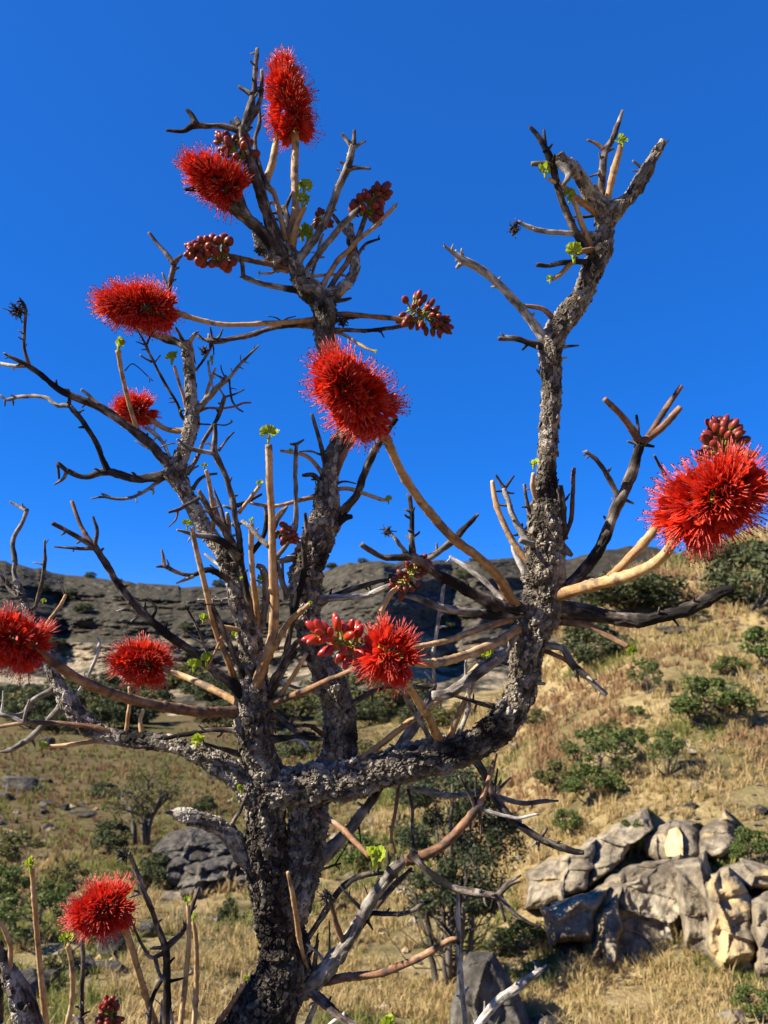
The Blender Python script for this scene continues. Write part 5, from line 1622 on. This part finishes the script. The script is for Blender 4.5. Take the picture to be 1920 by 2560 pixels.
FL = [  # tree, base, tip, radius, dz, florets, single, phi0, phi1
    ('tree', 'A:900,570', 'A:850,290', 'A:150', 0, 92, False, 112, 12),
    ('tree', 'A:590,890', 'A:440,795', 'A:160', -2, 74, False, 112, 12),
    ('tree', 'B:960,320', 'B:715,285', 'B:182', -3, 92, False, 112, 15),
    ('tree', 'B:850,920', 'B:775,905', 'B:130', -2, 52, False, 120, 12),
    ('tree', 'C:780,560', 'C:590,350', 'C:252', -6, 80, True, 116, 22),
    ('tree', 'E:1190,930', 'E:1430,755', 'E:300', -6, 78, True, 122, 30),
    ('tree', 'F:190,1000', 'F:-90,880', 'F:205', -4, 72, True, 110, 15),
    ('tree', 'F:900,1095', 'F:790,1078', 'F:172', -2, 66, False, 130, 12),
    ('shoots', 'I:680,970', 'I:560,990', 'I:192', -2, 66, False, 118, 12),
]
for k, f in enumerate(FL):
    head(tree if f[0] == 'tree' else shoots, f[0], f[1], f[2], f[3], f[4], f[5], f[6], 300 + k, f[7], f[8])
# half-open head: florets near the base, buds towards the tip
hd = head(tree, 'tree', 'H:230,712', 'G:1190,655', 'G:225', -1, 34, True, 320, 105, 50)
buds(hd.parent, 'tree', 'G:1200,690', 'G:850,560', 'G:178', 60, -7, 54, 321, True, (125, 30))
buds(tree, 'tree', 'A:1262,1000', 'A:1345,900', 'A:112', 42, 0, 44, 401, False, (105, 10))
buds(tree, 'tree', 'A:548,1212', 'A:400,1200', 'A:108', 50, -3, 46, 402, False, (110, 20))
buds(tree, 'tree', 'D:-60,1260', 'D:120,1350', 'D:125', 40, -1, 52, 403, False, (110, 15))
buds(tree, 'tree', 'A:640,720', 'A:555,640', 'A:118', 42, 2, 44, 404, False, (110, 15))
buds(tree, 'tree', 'R:905,180', 'R:960,210', 'R:115', 48, 1, 30, 405)
buds(tree, 'tree', 'G:1310,260', 'H:370,140', 'H:95', 38, -1, 40, 406)
buds(tree, 'tree', 'N:1290,720', 'N:1370,760', 'N:125', 62, 1, 28, 407)
buds(tree, 'tree', 'E:1400,560', 'E:1385,440', 'E:175', 58, 2, 56, 408, False, (100, 20))
buds(shoots, 'shoots', 'I:645,1700', 'I:640,1560', 'I:98', 40, 0, 52, 409)

# withered heads
def withered(parent, tname, at, rpx, seed, elong=1.0):
    r = np.random.default_rng(seed); p = crop_pt(at); c, rv = rpx.split(':'); rp = float(rv) * CROP[c][2] / 1659.0
    d = tip_depth(tname, p[0], p[1]); P = pix_at(p[0], p[1], d); s = rp * d / FPX
    a = Acc()
    for k in range(70):
        o = r.normal(0, .38, 3) * s * np.array([1, 1, elong]); e = o + r.normal(0, .35, 3) * s
        v, q, t, *_ = tube_arrays(catmull([P + o * .3, P + o + r.normal(0, .1, 3) * s, P + e], 6), np.linspace(.0014, .0006, 6), 4); a.add(v, q, t, r.uniform(.1, .8))
        g = P + e + r.normal(0, .0012, (4, 3)); a.add(g, np.array([[0, 1, 2, 3]]), None, r.uniform(.2, .9))
    return link("withered_head", a.mesh("withered_head", [MAT['char']]), parent)
withered(tree, 'tree', 'B:105,325', 'B:48', 1, 1.2)
withered(tree, 'tree', 'D:560,785', 'D:34', 2, 1.2)
withered(shoots, 'shoots', 'I:735,655', 'I:50', 3)
withered(tree, 'tree', 'J:752,905', 'J:50', 4)
withered(tree, 'tree', 'S:795,365', 'S:40', 5, 1.4)
withered(tree, 'tree', 'C:872,1250', 'C:26', 6, 1.4)
withered(tree, 'tree', 'R:1120,1150', 'R:48', 7)
withered(tree, 'tree', 'R:330,480', 'R:44', 8)

# young leaves
def leaf_mesh(seed):
    r = np.random.default_rng(seed); n = 27
    th = np.linspace(-2.2, 2.2, n); sc = 1 - .13 * (0.5 + .5 * np.cos(th * 9.0)) + r.normal(0, .03, n)
    cup = r.uniform(.25, .6); fold = r.uniform(-.2, .3)
    V = [[0, 0, 0]]
    for f in (.5, 1.0):
        for t, s in zip(th, sc):
            rr_ = f * (s if f == 1 else .95)
            x, y = math.sin(t) * rr_, math.cos(t) * rr_
            V.append([x, y + .1, cup * f * f * (.6 + .4 * abs(math.sin(t))) + .07 * f * math.cos(t * 9) + fold * x * x])
    V = np.array(V) + r.normal(0, .012, (len(V), 3))
    tri = [[0, 1 + k, 2 + k] for k in range(n - 1)]
    q = [[1 + k, 1 + n + k, 2 + n + k, 2 + k] for k in range(n - 1)]
    a = Acc(); a.add(V, np.array(q), np.array(tri), np.clip(.45 + .35 * np.cos(np.concatenate([[0], th * 9, th * 9])) + r.normal(0, .1), 0, 1))
    c = catmull([[0, -.75, -.25], [0, -.35, -.08], [0, 0, .0]], 5); v, q, t, *_ = tube_arrays(c, np.linspace(.07, .045, 5), 5); a.add(v, q, t, .8)
    return a.mesh("leaf", [MAT['leaf']])
LEAVES = [leaf_mesh(s) for s in (1, 2, 3, 4)]
TUFTS = """tree A:955,860,45 tree A:945,930,40 tree A:980,1110,60 tree R:1625,45,24 tree R:335,685,34 tree A:815,585,34
tree D:1200,265,40 tree D:740,445,42 tree D:880,590,46 tree D:910,935,56 tree D:770,1085,28 tree D:598,1240,20
tree B:705,520,46 tree B:1020,600,42 tree S:870,455,46 tree S:565,920,24 tree S:1055,1030,16 tree S:800,1450,24 tree S:300,0,1
tree C:170,680,48 tree C:880,1065,24 tree C:110,970,20 tree C:300,775,18 tree C:65,1190,18 tree R:1430,1430,22
tree N:350,635,50 tree N:980,590,28 tree N:515,55,32 tree N:1075,225,34 tree N:1060,1180,50 tree N:875,1165,22 tree N:510,1565,44
tree E:268,615,34 tree L:855,775,34 tree H:755,690,44 tree F:1225,1060,40 tree F:1150,1095,40 tree F:1205,820,30 tree F:250,1575,28 tree F:1165,1545,40 tree F:255,715,16
tree J:492,375,46 tree J:245,262,32 tree J:1030,660,56 tree J:1005,1030,20 tree J:1120,1650,50 tree I:1468,1390,22
shoots I:185,715,42 shoots I:390,1150,40 shoots I:1112,930,28 shoots I:1145,1030,26 tree G:770,372,18 tree G:330,560,22"""
toks = TUFTS.split()
for k in range(0, len(toks), 2):
    tn, s = toks[k], toks[k + 1]
    p = crop_pt(s)
    if p[2] < 3: continue
    r = np.random.default_rng(700 + k)
    d = tip_depth(tn, p[0], p[1]) - .004; P = pix_at(p[0], p[1], d); sz = 1.2 * p[2] * d / FPX
    par = tree if tn == 'tree' else shoots
    a = Acc()
    dn = P + np.array([0, 0, -sz * .95])
    v, q, t, *_ = tube_arrays(catmull([dn, P + np.array([0, 0, -sz * .5]), P - np.array([0, 0, sz * .2])], 5), np.linspace(sz * .12, sz * .2, 5), 6); a.add(v, q, t, .5)
    h = link("leaf_tuft", a.mesh("leaf_tuft", [MAT['leaf']]), par)
    for j in range(2 + (p[2] > 10) + (p[2] > 14)):
        an = r.uniform(0, 6.28); el = r.uniform(.6, 1.35)
        dv = Vector((math.cos(an) * math.cos(el), math.sin(an) * math.cos(el), math.sin(el)))
        o = link("leaf", LEAVES[(k + j) % 4], h)
        rot = dv.to_track_quat('Y', 'Z').to_matrix().to_4x4() @ Matrix.Rotation(r.uniform(-.9, .9), 4, 'Y')
        ls = sz * r.uniform(.55, .8)
        o.matrix_world = Matrix.Translation(Vector(P) + Vector((0, 0, -sz * .4)) + dv * ls * .75) @ rot @ Matrix.Scale(ls, 4)
print("florets", FCOUNT[0])
